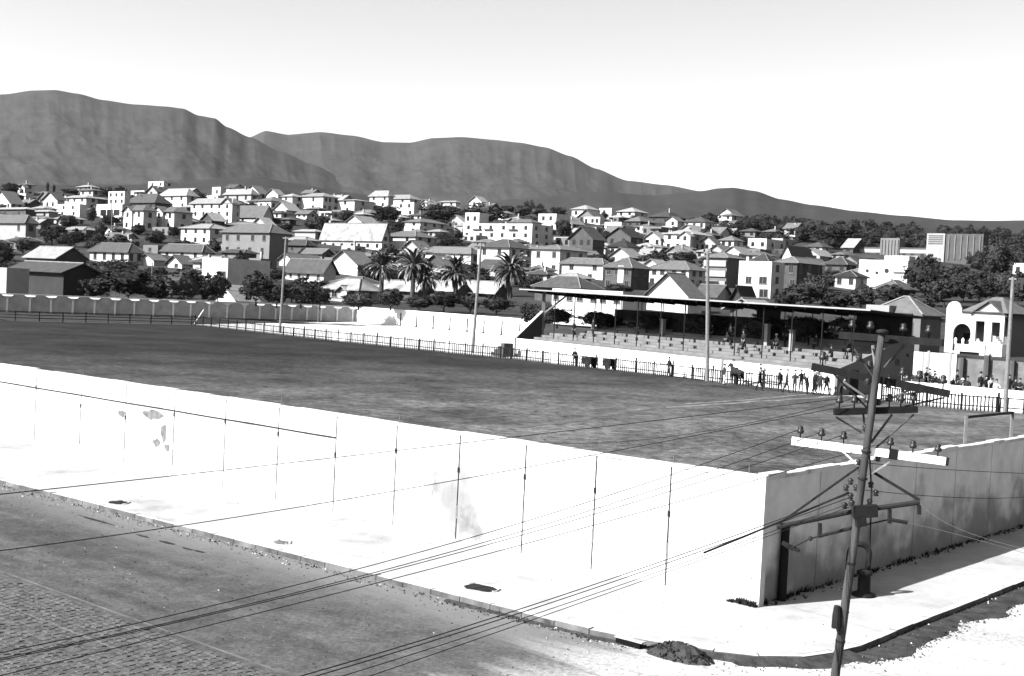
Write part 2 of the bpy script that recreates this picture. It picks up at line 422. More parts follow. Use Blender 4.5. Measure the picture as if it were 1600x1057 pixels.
# gutter soil, stones and leaves along the side-street kerb
m_soil = mat('damp_soil', .02, .6, 3, bump=.5)
gk = resample([p for p in kerb if (p-C).length < 50], .12)
gs = [i for i, p in enumerate(gk) if proj(p)[0] > 700 and (p-C).length < 34 and (p-C).dot(NV) > -20]
WDS = []
mb = MB(); gl = inset(gk, -.0*KS); prev = None; rnd = random.Random(5)
for i in gs:
    px = proj(gk[i])[0]
    wd = .25 if px < 1150 else (.45 if px < 1320 else .8)
    wd *= .9+.4*noise.noise(gk[i]*.8)+.14*noise.noise(gk[i]*2.6); wd = max(wd, .06); WDS.append((i, wd))
    t = (gk[min(i+1, len(gk)-1)]-gk[i-1]).normalized(); o_ = Vector((t.y, -t.x, 0))*KS
    a = gk[i]+Vector((0, 0, -.112 if not 1090 < px < 1330 else -.02)); b = gk[i]+o_*wd+Vector((0, 0, -.116)); mid = gk[i]+o_*wd*.5+Vector((0, 0, -.085+rnd.uniform(-.015, .015)))
    if prev: mb.poly([prev[0], prev[1], mid, a]); mb.poly([prev[1], prev[2], b, mid])
    prev = (a, mid, b)
structure(mb.build('gutter_soil', m_soil))
WD = dict(WDS)
def wd_at(i): return WD.get(i, .4)
mb = MB(); rnd = random.Random(11)
def chip(b, p, s, mi=0):
    q = [p+Vector((rnd.uniform(-s, s), rnd.uniform(-s, s), rnd.uniform(0, s*.5))) for _ in range(3)]; t = p+Vector((0, 0, s))
    b.poly(q, mi); b.poly([q[0], q[1], t], mi); b.poly([q[1], q[2], t], mi); b.poly([q[2], q[0], t], mi)
for i in gs:
    px = proj(gk[i])[0]; t = (gk[min(i+1, len(gk)-1)]-gk[i-1]).normalized(); o_ = Vector((t.y, -t.x, 0))*KS
    for _ in range(9 if px > 1300 else 4):
        p = gk[i]+o_*(abs(rnd.gauss(0, .4)) if rnd.random() < .5 else wd_at(i)+rnd.gauss(.05, .1))+t*rnd.uniform(-.2, .2); chip(mb, Vector((p.x, p.y, -.115)), rnd.uniform(.015, .05), 0 if rnd.random() < .92 else 1)
for _ in range(900):                                                    # grit on the dusty margin of the street
    s_ = rnd.uniform(0, 32); nn = 4.85+.02*s_+abs(rnd.gauss(0, .22)); p = ground_pt(s_, nn); chip(mb, Vector((p.x, p.y, -.119)), rnd.uniform(.015, .05), 0 if rnd.random() < .75 else 1)
for _ in range(2600):                                                   # loose grit over the carriageway
    p = ground_pt(rnd.uniform(-8, 34), 5+6.3*rnd.random()**1.4); chip(mb, Vector((p.x, p.y, -.1195)), rnd.choice([.008, .01, .014, .02, .03]), 0 if rnd.random() < .88 else 1)
for _ in range(700):                                                    # and on the unpaved side street and the pavement
    p = ground_pt(-rnd.uniform(5, 16), rnd.uniform(-16, 6)); 
    chip(mb, Vector((p.x, p.y, -.1195)), rnd.choice([.01, .015, .025]), 0)
for _ in range(500):
    p = ground_pt(rnd.uniform(-4, 32), rnd.uniform(.05, 4.4)); chip(mb, Vector((p.x, p.y, .0005)), rnd.choice([.006, .01, .014, .02]), 0)
tag(mb.build('gutter_litter', [m_soil, mat('pale_stone', .22, .2, 4)]), 'loose stones, grit and dry leaves scattered over street and gutter', None, None, 'stuff')
m_tar = mat('tar_patch', .012, .7, 4)
for (x, y, l, w) in ((223, 838, .3, .06), (261, 848, .34, .08), (294, 858, .26, .06), (312, 862, .2, .07), (150, 813, .9, .07), (640, 905, .3, .1), (600, 898, .34, .12), (420, 850, .2, .06), (880, 972, .18, .07)):
    p = G(x, y, -.114); q = MB(); q.poly([p+U*(l*math.cos(t)*(1+.5*noise.noise((math.cos(t)*2, math.sin(t)*2, x))))+NU*(w*math.sin(t)*(1+.5*noise.noise((math.cos(t)*2, math.sin(t)*2, y)))) for t in [2*math.pi*k/18 for k in range(18)]])
    structure(q.build('tar_patch', m_tar))
# heap of sweepings and the drain mouth
hp = G(1062, 1026, -.12)
pile = thing('leaf_heap', hp, 'dark heap of swept leaves and earth in the gutter near the corner', 'heap')
mb = MB(); n1, n2 = 26, 10
for j in range(n2+1):
    for i in range(n1):
        t = 2*math.pi*i/n1; rr = j/n2; k = 1+.22*noise.noise((math.cos(t)*2, math.sin(t)*2, 1))
        p = hp+U*(math.cos(t)*rr*.72*k)+NU*(math.sin(t)*rr*.42*k); zz = .26*(1-rr**2)**1.0*(1+.5*noise.noise(p*5)); mb.v.append((p.x, p.y, hp.z+max(zz, -.01)))
for j in range(n2):
    for i in range(n1):
        a = j*n1+i; b = j*n1+(i+1) % n1; mb.f.append((a, b, b+n1, a+n1)); mb.m.append(0)
mb.build('heap_body', m_soil, pile)
mb = MB()
for _ in range(500):
    t = rnd.uniform(0, 6.28); rr = math.sqrt(rnd.random())*1.05; p = hp+U*(math.cos(t)*rr*.72)+NU*(math.sin(t)*rr*.42); chip(mb, Vector((p.x, p.y, hp.z+.24*max(0, 1-rr*rr))), rnd.uniform(.02, .06))
tag(mb.build('leaves', M_leaf, pile), kind='stuff')
dp = ground_pt(.17, 4.77, -.12)
dr = thing('storm_drain', dp, 'dark rectangular storm drain mouth in the kerb beside the leaf heap', 'drain')
q = MB(); q.obox(dp, U, NU, .0, .115, -.3, .3, -.05, .05); q.build('mouth', mat('void_black', .002, .1, 1), dr)
q = MB(); q.obox(dp, U, NU, .117, .14, -.34, .34, -.12, .04); q.build('cover_slab', m_ktop, dr)
# unplanted tree pits in the pavement
for (x, y, l, w, lab) in ((187, 785.5, .32, .15, 'dark oval tree pit in the pavement near the left edge'), (752, 919, .42, .15, 'dark tree pit in the pavement above the middle of the kerb'),
                       (440, 848, .26, .1, 'shallow half filled tree pit between the two darker ones')):
    p = G(x, y); pit = thing('tree_pit', p, lab, 'tree pit', 'tree pits in the pavement')
    q = MB(); ring = []
    for i in range(20):
        t = 2*math.pi*i/20; k = 1+.45*noise.noise((math.cos(t)*1.9, math.sin(t)*1.9, x))+.12*random.uniform(-1, 1); ring.append(p+U*math.cos(t)*l*k+NU*math.sin(t)*w*2*k+Vector((0, 0, .006)))
    cpt = p+Vector((0, 0, .035)); 
    for i in range(20): q.poly([ring[i], ring[(i+1) % 20], cpt])
    q.build('soil', mat('dark_soil', .008, .8, 6) if l > .3 else m_kerb, pit)
    q = MB()
    for i in range(9, 20): q.tube([ring[i], ring[(i+1) % 20]], .03, 5)
    q.build('rim', m_pave, pit)

# ------------------------------------------------------------------ the stadium's near walls
m_wall = mat('whitewashed_wall', .275, .12, 3.0, bump=.2, bscale=12)
def stained(m, sc, a, b_, lo, st=(1, 1, 1)):         # weather stains with their own ragged outline
    n = m.node_tree; L = n.links; b = n.nodes['Principled BSDF']; src = b.inputs['Base Color'].links[0].from_socket; geo = [q for q in n.nodes if q.type == 'NEW_GEOMETRY'][0]
    mp = n.nodes.new('ShaderNodeMapping'); mp.inputs['Scale'].default_value = st; L.new(geo.outputs['Position'], mp.inputs['Vector'])
    t = n.nodes.new('ShaderNodeTexNoise'); t.inputs['Scale'].default_value = sc; t.inputs['Detail'].default_value = 9; t.inputs['Roughness'].default_value = .7; L.new(mp.outputs[0], t.inputs['Vector'])
    r_ = n.nodes.new('ShaderNodeMapRange')
    for k_, v_ in (('From Min', a), ('From Max', b_), ('To Min', 1.), ('To Max', lo)): r_.inputs[k_].default_value = v_
    L.new(t.outputs['Fac'], r_.inputs['Value']); mu = n.nodes.new('ShaderNodeMath'); mu.operation = 'MULTIPLY'
    L.new(src, mu.inputs[0]); L.new(r_.outputs[0], mu.inputs[1]); L.new(mu.outputs[0], b.inputs['Base Color'])
stained(m_wall, .45, .50, .72, .42); stained(m_wall, 1.6, .58, .72, .6, (1, 1, .35))
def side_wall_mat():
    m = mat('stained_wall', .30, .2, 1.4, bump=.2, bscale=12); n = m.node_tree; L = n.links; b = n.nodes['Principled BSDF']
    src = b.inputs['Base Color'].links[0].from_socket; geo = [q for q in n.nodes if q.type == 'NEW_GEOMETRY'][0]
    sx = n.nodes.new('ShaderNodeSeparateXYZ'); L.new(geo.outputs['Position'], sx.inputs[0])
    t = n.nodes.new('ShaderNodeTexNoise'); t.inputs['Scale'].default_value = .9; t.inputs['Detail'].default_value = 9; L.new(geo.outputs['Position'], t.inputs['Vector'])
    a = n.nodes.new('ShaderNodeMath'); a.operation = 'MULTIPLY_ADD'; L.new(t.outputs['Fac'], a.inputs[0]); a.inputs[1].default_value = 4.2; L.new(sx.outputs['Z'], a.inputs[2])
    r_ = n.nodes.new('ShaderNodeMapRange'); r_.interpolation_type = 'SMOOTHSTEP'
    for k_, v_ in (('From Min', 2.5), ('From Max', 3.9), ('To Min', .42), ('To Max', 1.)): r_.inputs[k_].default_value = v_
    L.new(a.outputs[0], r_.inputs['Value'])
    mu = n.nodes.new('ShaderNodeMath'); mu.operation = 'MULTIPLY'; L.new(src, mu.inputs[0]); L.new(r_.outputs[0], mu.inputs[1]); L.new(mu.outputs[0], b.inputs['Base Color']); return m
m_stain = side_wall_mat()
late_stain()
joint_s = [.12, 2.49, 4.75, 7.09, 9.49, 12.0, 14.62, 17.36, 20.12, 23.01, 26.0, 29.0, 32.3, 35.4, 38.6, 41.8, 45.0]
fw = thing('street_wall', C+U*16, 'long whitewashed panel wall facing the street', 'wall')
HW = 3.0
for i, (a, b) in enumerate(zip(joint_s, joint_s[1:])):
    q = MB(); q.obox(C, U, V, -.3, HW-.09, a+.023, b-.023, 0, .16); q.build('panel', m_wall, fw)
    if i < len(joint_s)-1:
        q = MB(); q.obox(C, U, V, -.3, HW-.09, b-.023, b+.023, .03, .16); q.build('joint_post', M_wood, fw)
    q = MB(); wob = random.uniform(-.012, .012); nb = 3
    for k in range(nb):
        a_, b_ = a+(b-a)*k/nb, a+(b-a)*(k+1)/nb; dz = random.uniform(-.015, .015)+wob
        q.obox(C, U, V, HW-.09, HW+dz, a_+.002, b_-.002, -.02, .18)
    q.build('coping', m_wall, fw)
for b, h in ((29.0, .22), (17.36, .28), (12.0, .2), (2.49, .22), (.4, .22)):
    q = MB(); q.tube([C+U*b+V*.08+Z*(HW-.05), C+U*b+V*.08+Z*(HW+h)], .012, 5); q.build('iron_stub', M_conc, fw)
q = MB(); q.obox(C, U, V, -.3, HW+.02, -.12, .1, -.05, .17); q.build('corner_post', m_wall, fw)
q = MB(); q.obox(C, U, V, 0, HW-.1, .1, .155, .03, .05); q.build('corner_gap', M_darkwood, fw)
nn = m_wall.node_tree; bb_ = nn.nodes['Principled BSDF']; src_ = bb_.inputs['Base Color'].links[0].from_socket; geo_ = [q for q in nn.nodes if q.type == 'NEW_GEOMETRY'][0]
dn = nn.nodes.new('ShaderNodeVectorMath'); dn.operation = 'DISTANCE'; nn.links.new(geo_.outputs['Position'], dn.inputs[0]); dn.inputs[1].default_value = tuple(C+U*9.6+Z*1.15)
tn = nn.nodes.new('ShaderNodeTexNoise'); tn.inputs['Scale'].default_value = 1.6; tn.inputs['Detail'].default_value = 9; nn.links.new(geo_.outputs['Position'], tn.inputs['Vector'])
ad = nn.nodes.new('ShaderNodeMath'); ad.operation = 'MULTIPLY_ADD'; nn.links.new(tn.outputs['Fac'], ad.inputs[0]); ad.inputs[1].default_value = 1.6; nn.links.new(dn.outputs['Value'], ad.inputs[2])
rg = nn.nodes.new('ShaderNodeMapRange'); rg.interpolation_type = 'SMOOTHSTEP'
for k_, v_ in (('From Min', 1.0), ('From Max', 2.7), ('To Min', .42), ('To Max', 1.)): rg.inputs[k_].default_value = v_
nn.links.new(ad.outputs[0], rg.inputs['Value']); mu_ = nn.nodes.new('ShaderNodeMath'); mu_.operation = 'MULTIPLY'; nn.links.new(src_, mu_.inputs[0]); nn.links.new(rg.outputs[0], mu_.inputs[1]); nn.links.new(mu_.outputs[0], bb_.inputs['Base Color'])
# dark stains of washed-out joints, peeling patches
def patch(pts, o, parent, m, name='peeled_patch'):
    q = MB(); q.poly([C+U*s+NU*.006+Z*z for s, z in pts]); bb = q.build(name, m, parent); return bb
rnd = random.Random(9)
m_peel = mat('bare_render', .075, .5, 5)
def blob(s, z, w, h, seed):
    return [(s+w*math.cos(t)*(1+.6*noise.noise((math.cos(t)*1.8, math.sin(t)*1.8, seed))), z+h*math.sin(t)*(1+.6*noise.noise((math.cos(t)*1.8+5, math.sin(t)*1.8, seed)))) for t in [2*math.pi*k/18 for k in range(18)]]
for s, z, w, h in ((24.3, 2.02, .55, .17), (23.6, 1.45, .16, .35), (24.0, 1.05, .2, .16), (23.35, .95, .16, .12), (26.25, 1.85, .25, .12)):
    patch(blob(s, z, w, h, s), None, fw, m_peel)
for b in joint_s[1:13]:
    z = rnd.uniform(.35, .7)
    q = MB(); q.obox(C+U*b, U, NU, z, z+rnd.uniform(.35, .9), -.034, .034, .001, .006); q.build('open_joint', m_peel, fw)
    q = MB(); zz = rnd.uniform(1.6, 2.3); q.obox(C+U*b, U, NU, zz, zz+.14, -.035, .035, .001, .02); q.build('clip', M_iron, fw)
# cable clipped along the left half of the wall
q = MB(); pts = []
for k in range(60):
    s = 14.62+k*(46-14.62)/59; i = [j for j in joint_s if j <= s][-1]; pts.append(C+U*s+NU*.03+Z*(2.27-.004*math.sin((s-14.6)*1.2)))
q.tube(pts, .02, 5)
cb = q.build('wall_cable', M_wire, org=C+U*14.6+Z*2.2); tag(cb, 'dark cable clipped along the left half of the street wall', 'cable')
# side wall, in shade
sw = thing('side_wall', C+V*14, 'stained grey panel wall running back from the corner in shade', 'wall')
js = [.18]+[2.9*k for k in range(1, 27)]
for a, b in zip(js, js[1:]):
    dz = (a//2.9 % 2)*.0
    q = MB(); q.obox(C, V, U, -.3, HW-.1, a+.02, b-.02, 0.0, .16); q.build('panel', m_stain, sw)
    q = MB(); q.obox(C, V, U, -.3, HW-.1, b-.02, b+.02, .05, .16); q.build('joint_post', M_conc, sw)
    q = MB()
    for k in range(3):
        a_, b_ = a+(b-a)*k/3, a+(b-a)*(k+1)/3; dz = rnd.uniform(-.03, .03); q.obox(C, V, U, HW-.1, HW+.02+dz, a_+.002, b_-.002, -.03, .22)
    q.build('coping', m_wall, sw)
# weeds at the foot of the walls
mb = MB()
for _ in range(700):
    s = abs(rnd.gauss(0, 1)); 
    if rnd.random() < .15: p = C+U*rnd.uniform(-.1, .7)+NU*rnd.uniform(.02, .18)
    else: p = C+V*rnd.uniform(.2, 30)+NV*abs(rnd.gauss(.03, .12))
    for _k in range(3):
        h = rnd.uniform(.03, .16)*(.35+1.3*max(0, noise.noise(p*1.3)+.3)); dx = Vector((rnd.uniform(-.08, .08), rnd.uniform(-.08, .08), h)); w = Vector((rnd.uniform(-.03, .03), rnd.uniform(-.03, .03), 0))
        mb.poly([p-w, p+w, p+dx])
tag(mb.build('wall_weeds', M_leaf), 'low weeds growing along the foot of the shaded side wall', None, None, 'stuff')

# ------------------------------------------------------------------ football field and banks
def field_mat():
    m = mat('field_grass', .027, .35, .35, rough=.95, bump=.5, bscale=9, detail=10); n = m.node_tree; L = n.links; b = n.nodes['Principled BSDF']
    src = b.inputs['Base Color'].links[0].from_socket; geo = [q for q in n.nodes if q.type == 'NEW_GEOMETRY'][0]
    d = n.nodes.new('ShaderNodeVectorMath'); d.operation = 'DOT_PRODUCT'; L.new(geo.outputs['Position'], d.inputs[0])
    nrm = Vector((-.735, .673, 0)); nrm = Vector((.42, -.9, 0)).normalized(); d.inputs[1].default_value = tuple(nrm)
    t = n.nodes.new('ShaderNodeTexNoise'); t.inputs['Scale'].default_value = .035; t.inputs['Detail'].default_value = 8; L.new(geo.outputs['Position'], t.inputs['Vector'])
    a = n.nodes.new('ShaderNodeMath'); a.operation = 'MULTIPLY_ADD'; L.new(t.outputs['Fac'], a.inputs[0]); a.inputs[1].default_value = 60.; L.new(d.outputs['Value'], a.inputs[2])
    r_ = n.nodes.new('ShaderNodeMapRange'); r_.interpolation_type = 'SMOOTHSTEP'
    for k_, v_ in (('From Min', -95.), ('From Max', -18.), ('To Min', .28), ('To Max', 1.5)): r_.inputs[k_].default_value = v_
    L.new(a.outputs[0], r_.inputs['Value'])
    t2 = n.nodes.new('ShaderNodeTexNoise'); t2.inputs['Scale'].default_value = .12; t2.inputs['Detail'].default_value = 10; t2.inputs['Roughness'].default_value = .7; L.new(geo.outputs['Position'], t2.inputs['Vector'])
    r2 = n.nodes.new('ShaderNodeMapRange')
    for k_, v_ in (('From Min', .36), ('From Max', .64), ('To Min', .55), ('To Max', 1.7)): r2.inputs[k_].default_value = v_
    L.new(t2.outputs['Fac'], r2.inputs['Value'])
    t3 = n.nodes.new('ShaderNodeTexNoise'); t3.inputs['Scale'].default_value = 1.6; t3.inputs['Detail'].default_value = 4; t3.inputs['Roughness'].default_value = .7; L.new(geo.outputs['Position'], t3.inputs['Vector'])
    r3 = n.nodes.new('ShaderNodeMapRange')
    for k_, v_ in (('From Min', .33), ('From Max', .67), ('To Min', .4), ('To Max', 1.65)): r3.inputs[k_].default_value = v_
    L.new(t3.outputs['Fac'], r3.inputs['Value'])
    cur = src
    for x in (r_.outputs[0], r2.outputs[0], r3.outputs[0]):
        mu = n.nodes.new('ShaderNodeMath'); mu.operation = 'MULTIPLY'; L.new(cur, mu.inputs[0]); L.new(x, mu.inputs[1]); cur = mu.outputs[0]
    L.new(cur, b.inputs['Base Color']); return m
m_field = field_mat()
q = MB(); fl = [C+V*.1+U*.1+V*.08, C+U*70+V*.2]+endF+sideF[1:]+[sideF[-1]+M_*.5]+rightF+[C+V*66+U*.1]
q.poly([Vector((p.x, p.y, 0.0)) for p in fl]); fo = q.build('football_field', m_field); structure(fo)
bmx = bmesh.new(); bmx.from_mesh(fo.data); bmesh.ops.triangulate(bmx, faces=bmx.faces); bmx.to_mesh(fo.data); bmx.free()
if fo.data.polygons[0].normal.z < 0: fo.data.flip_normals()
m_apron = mat('pale_earth', .2, .25, .3)
q = MB(); q.poly([Vector((p.x, p.y, -.03)) for p in OUT]); ap = q.build('apron', m_apron); structure(ap)
bmx = bmesh.new(); bmx.from_mesh(ap.data); bmesh.ops.triangulate(bmx, faces=bmx.faces); bmx.to_mesh(ap.data); bmx.free()
# tufts of grass over the near half
mb = MB(); rnd = random.Random(21); kx = 0
while kx < 20000:
    x = rnd.uniform(-30, 1330); y = rnd.uniform(555, 745); p = G(x, y)
    sU = (p-C).dot(U); sV = (p-C).dot(V)
    if sU < .3 or sV < .4: kx += 1; continue
    h = rnd.uniform(.006, .018); a = rnd.uniform(0, 6.28); w = rnd.uniform(.03, .10)
    d = Vector((math.cos(a)*w, math.sin(a)*w, 0)); t = Vector((-math.sin(a), math.cos(a), 0))*rnd.uniform(.05, .12)+Z*h
    mb.poly([p-d+Z*.004, p+d+Z*.004, p+d*.6+t, p-d*.5+t*.8], 0 if noise.noise(p*.12)+rnd.uniform(-.4, .4) < .1 else 1); kx += 1
tag(mb.build('grass_tufts', [m_field, mat('dry_grass', .036, .4, 3)]), 'short uneven tufts of grass over the football field', None, None, 'stuff')
# worn chalk lines at the right end of the field
m_chalk = mat('worn_chalk', .075, .7, 1.2, detail=8)
def strip(pts, w, name, m, seed):
    b = MB(); prev = None
    for i in range(61):
        t = i/60*(len(pts)-1); k = min(int(t), len(pts)-2); p = G(*pts[k]).lerp(G(*pts[k+1]), t-k); d = (G(*pts[k+1])-G(*pts[k])).normalized(); s_ = Vector((-d.y, d.x, 0))
        ww = w*(.5+.9*abs(noise.noise((t*7+seed, seed, 0)))); c = s_*noise.noise((t*3, seed, 9))*.3
        cur = (p+c-s_*ww+Z*.012, p+c+s_*ww+Z*.012)
        if prev and not (noise.noise((t*9, seed+3, 2)) > .45): b.poly([prev[0], prev[1], cur[1], cur[0]])
        prev = cur
    return structure(b.build(name, m))
strip([(1308, 620), (1225, 625), (1130, 631.5), (1040, 637), (985, 641)], .45, 'chalk_line', m_chalk, 1)
strip([(1262, 616.5), (1160, 626), (1060, 632)], .35, 'chalk_line', m_chalk, 5)
m_worn = mat('worn_turf', .045, .5, .8, detail=9)
strip([(1060, 632), (960, 646), (880, 660), (800, 668)], .6, 'worn_path', m_worn, 8)

# far banks and walls
m_bank = mat('pale_bank', .30, .15, .4, bump=.2)
m_bank2 = mat('grassy_bank', .02, .4, .5)
def bank(A, B, za, zb, name, m, n=14, wob=.0):
    b = MB(); nl = max(len(A), 2); pA = [A[int(i)] if isinstance(A, list) and len(A) == n+1 else None for i in range(n+1)]
    def along(pl, t):
        L_ = [0.0]
        for a_, b_ in zip(pl, pl[1:]): L_.append(L_[-1]+(b_-a_).length)
        d = t*L_[-1]
        for k in range(len(pl)-1):
            if d <= L_[k+1]+1e-6: return pl[k].lerp(pl[k+1], (d-L_[k])/(L_[k+1]-L_[k]))
        return pl[-1]
    rows = []
    for i in range(n+1):
        t = i/n; a_ = along(A, t); b_ = along(B, t); row = []
        for j in range(7):
            k = j/6; p = a_.lerp(b_, k); row.append(Vector((p.x, p.y, za+(zb-za)*k+wob*noise.noise(p*.3)*math.sin(k*3.14))))
        rows.append(row)
    for i in range(n):
        for j in range(6): b.poly([rows[i][j], rows[i+1][j], rows[i+1][j+1], rows[i][j+1]])
    o = b.build(name, m)
    return structure(o)
sideL = [p for p, q_ in zip(sideF, side_px) if q_[0] <= 800]
bank([p+M_*1.2 for p in sideL], [WC, WR], .02, .8, 'earth_bank', m_bank, 20, .2)
bank([p+Vector((-.8, .6, 0)) for p in endF[1:]], [WL+(WC-WL)*.26, WC], .02, .8, 'grass_bank', m_bank2, 14, .2)
bank([endF[0]+Vector((-10, -8, 0)), endF[1]+Vector((-.8, .6, 0))], [WL-(WC-WL)*.1, WL+(WC-WL)*.26], .02, .8, 'grass_bank', m_bank2, 6, .2)
bank([endF[-1]+Vector((-.4, .9, 0)), endF[-1]+M_*1.2], [WC-U*.01, WC], .02, .8, 'bank_corner', m_bank, 3)
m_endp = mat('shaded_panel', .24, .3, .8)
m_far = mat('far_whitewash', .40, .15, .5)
ew = thing('end_wall', (WL+WC)/2, 'shaded panel wall with pale pilasters at the far left end of the field', 'wall')
dE = (WC-WL).normalized(); nE = Vector((dE.y, -dE.x, 0))
if nE.x < 0: nE = -nE
exs = [10.5, 46, 79, 113, 147, 179, 209, 239, 270, 297, 326, 354, 381, 405, 430, 455, 479, 501, 526, 550]
es = [max(0.0, meet(WL, dE, x)) for x in exs]; es = [es[0]-6.4*k for k in (2, 1) if es[0]-6.4*k > 0]+es+[(WC-WL).length]
def wall_h(p): return hgt(p, proj(p)[1]) if False else 2.6
for a, b in zip(es, es[1:]):
    p = WL+dE*a; ht = 2.55
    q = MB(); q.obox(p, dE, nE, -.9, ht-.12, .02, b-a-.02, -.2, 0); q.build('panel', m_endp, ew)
    q = MB(); q.obox(p, dE, nE, ht-.12, ht, 0, b-a-.003, -.25, .05); q.build('coping', m_far, ew)
    q = MB(); q.obox(p, dE, nE, -.9, ht-.7, -.12, .12, .001, .14)
    w1, w2 = .12, .95
    P = lambda x, y, z: p+dE*x+nE*y+Z*z
    q.hexa([P(-w1, .001, ht-.7), P(w1, .001, ht-.7), P(w1, .14, ht-.7), P(-w1, .14, ht-.7), P(-w2, .001, ht-.14), P(w2, .001, ht-.14), P(w2*.5, .42, ht-.34), P(-w2*.5, .42, ht-.34)])
    q.build('pilaster', M_paint, ew)
bw_ = thing('sideline_wall', (WC+WR)/2, 'sunlit white wall on the bank behind the left half of the sideline', 'wall')
dS = (WR-WC).normalized(); nS = Vector((dS.y, -dS.x, 0)); LS = (WR-WC).length
if nS.y > 0: nS = -nS
bx = [575, 600, 626, 651, 677, 703, 730, 756, 784, 812]; bs = [0]+[meet(WC, dS, x) for x in bx]+[LS+3]
for i, (a, b) in enumerate(zip(bs, bs[1:])):
    p = WC+dS*a
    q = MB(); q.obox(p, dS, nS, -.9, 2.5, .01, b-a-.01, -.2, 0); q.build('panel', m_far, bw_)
    q = MB(); q.obox(p, dS, nS, 2.5, 2.58, 0, b-a-.003, -.24, .04); q.build('coping', m_far, bw_)
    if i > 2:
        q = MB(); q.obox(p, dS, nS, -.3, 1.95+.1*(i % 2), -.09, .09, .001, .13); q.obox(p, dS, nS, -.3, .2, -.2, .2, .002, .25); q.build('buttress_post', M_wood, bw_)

# ------------------------------------------------------------------ picket fences round the field
def along(pl, step):
    return resample(pl, step)
pm = MB(); pm.box(-.06, .06, -.06, .06, -.1, 1.35); post_me = pm.mesh('post', M_darkwood)
def fence(pl, label, pick, step_post, name='picket_fence', railz=(.35, 1.05), ph=1.15):
    r_ = thing(name, pl[len(pl)//2], label, 'fence', 'fences round the field')
    ps = along(pl, step_post)
    for p in ps: inst('post', post_me, r_, p, random.uniform(0, 1), (1, 1, random.uniform(.9, 1.1)))
    for z in railz:
        q = MB()
        for a, b in zip(ps, ps[1:]): q.beam(a+Z*z, b+Z*z, .05, .09)
        q.build('rail', M_darkwood, r_)
    if pick:
        q = MB(); k = 0
        for p in along(pl, pick):
            k += 1
            if noise.noise(p*.35) > .38: continue
            h = ph+random.uniform(-.08, .05); d = Vector((random.uniform(-.02, .02), random.uniform(-.02, .02), 0)); w = E_*.06
            q.hexa([p-w+M_*.0, p+w, p+w+M_*.025, p-w+M_*.025, p-w+d+Z*h, p+w+d+Z*h, p+w+d+M_*.025+Z*h, p-w+d+M_*.025+Z*h])
        tag(q.build('pickets', M_darkwood, r_), kind='stuff')
    return r_
fence(endF, 'dark rail fence across the far left end of the field', 0, 3.2, 'rail_fence', (.4, .8, 1.25))
fence(sideF[:6], 'dark picket fence along the bank left of the grandstand', .33, 2.6)
fence(sideF[5:], 'dark picket fence below the white front of the grandstand', .27, 2.6)
fence(rightF, 'dark picket fence at the right end of the field behind the goal', .27, 2.6)

# ------------------------------------------------------------------ grandstand
GS = thing('grandstand', SA+E_*20, 'roofed concrete grandstand with dark underside beside the field', 'grandstand')
def SP(e, m, z): return SA+E_*e+M_*m+Z*z
def gbox(e0, e1, m0, m1, z0, z1, name, m):
    q = MB(); q.obox(SA, E_, M_, z0, z1, e0, e1, m0, m1); return q.build(name, m, GS)
z0, z1 = 2.0, 1.85
q = MB(); q.hexa([SP(-3, 0, -.3), SP(SLEN, 0, -.3), SP(SLEN, .25, -.3), SP(-3, .25, -.3), SP(-3, 0, 2.05), SP(SLEN, 0, 1.85), SP(SLEN, .25, 1.85), SP(-3, .25, 2.05)])
q.build('front_wall', m_far, GS)
NR = 9; rise = (3.75-1.5)/NR
m_step = mat('terrace_concrete', .075, .35, .7, bump=.3, detail=9)
for i in range(NR):
    gbox(-2.88 if i < 5 else 1.5, SLEN-.3, .25+i*1.0, .25+(i+1)*1.0-.003, -.3, 1.5+rise*(i+1), 'terrace_step', m_step)
m_back = mat('dark_boarding', .012, .5, 1.5, stretch=(1, 1, .2))
for e0 in range(-1, 41, 3):
    gbox(e0+.02, min(e0+3, SLEN)-.02, 9.6, 9.75, 1, 6.9 if e0 > 32 or 21 < e0 < 26 else (5.75 if e0 > 0 else 5.0), 'back_panel', m_back)
# end walls: sloping parapets, their shade put into a darker render colour
q = MB(); q.hexa([SP(-3.2, 0, -.3), SP(-2.9, 0, -.3), SP(-2.9, 3.4, -.3), SP(-3.2, 3.4, -.3), SP(-3.2, 0, 2.1), SP(-2.9, 0, 2.1), SP(-2.9, 3.4, 5.0), SP(-3.2, 3.4, 5.0)]); q.build('parapet', M_dark, GS); q = MB(); q.beam(SP(-3.05, -.1, 2.1), SP(-3.05, 3.45, 5.08), .36, .1); q.build('parapet_coping', M_paint, GS)
for e, nm in ((SLEN, 'right_parapet'),):
    q = MB(); q.hexa([SP(e, 0, -.3), SP(e+.25, 0, -.3), SP(e+.25, 9.8, -.3), SP(e, 9.8, -.3), SP(e, 0, 2.1), SP(e+.25, 0, 2.1), SP(e+.25, 9.8, 5.0), SP(e, 9.8, 5.0)])
    q.build('parapet', M_grey if e > 0 else m_far, GS)
q = MB(); q.obox(SP(SLEN+.25, 0, 0), M_, E_, -.1, 2.0, 1.6, 2.6, .002, .06); q.build('door', M_darkwood, GS)
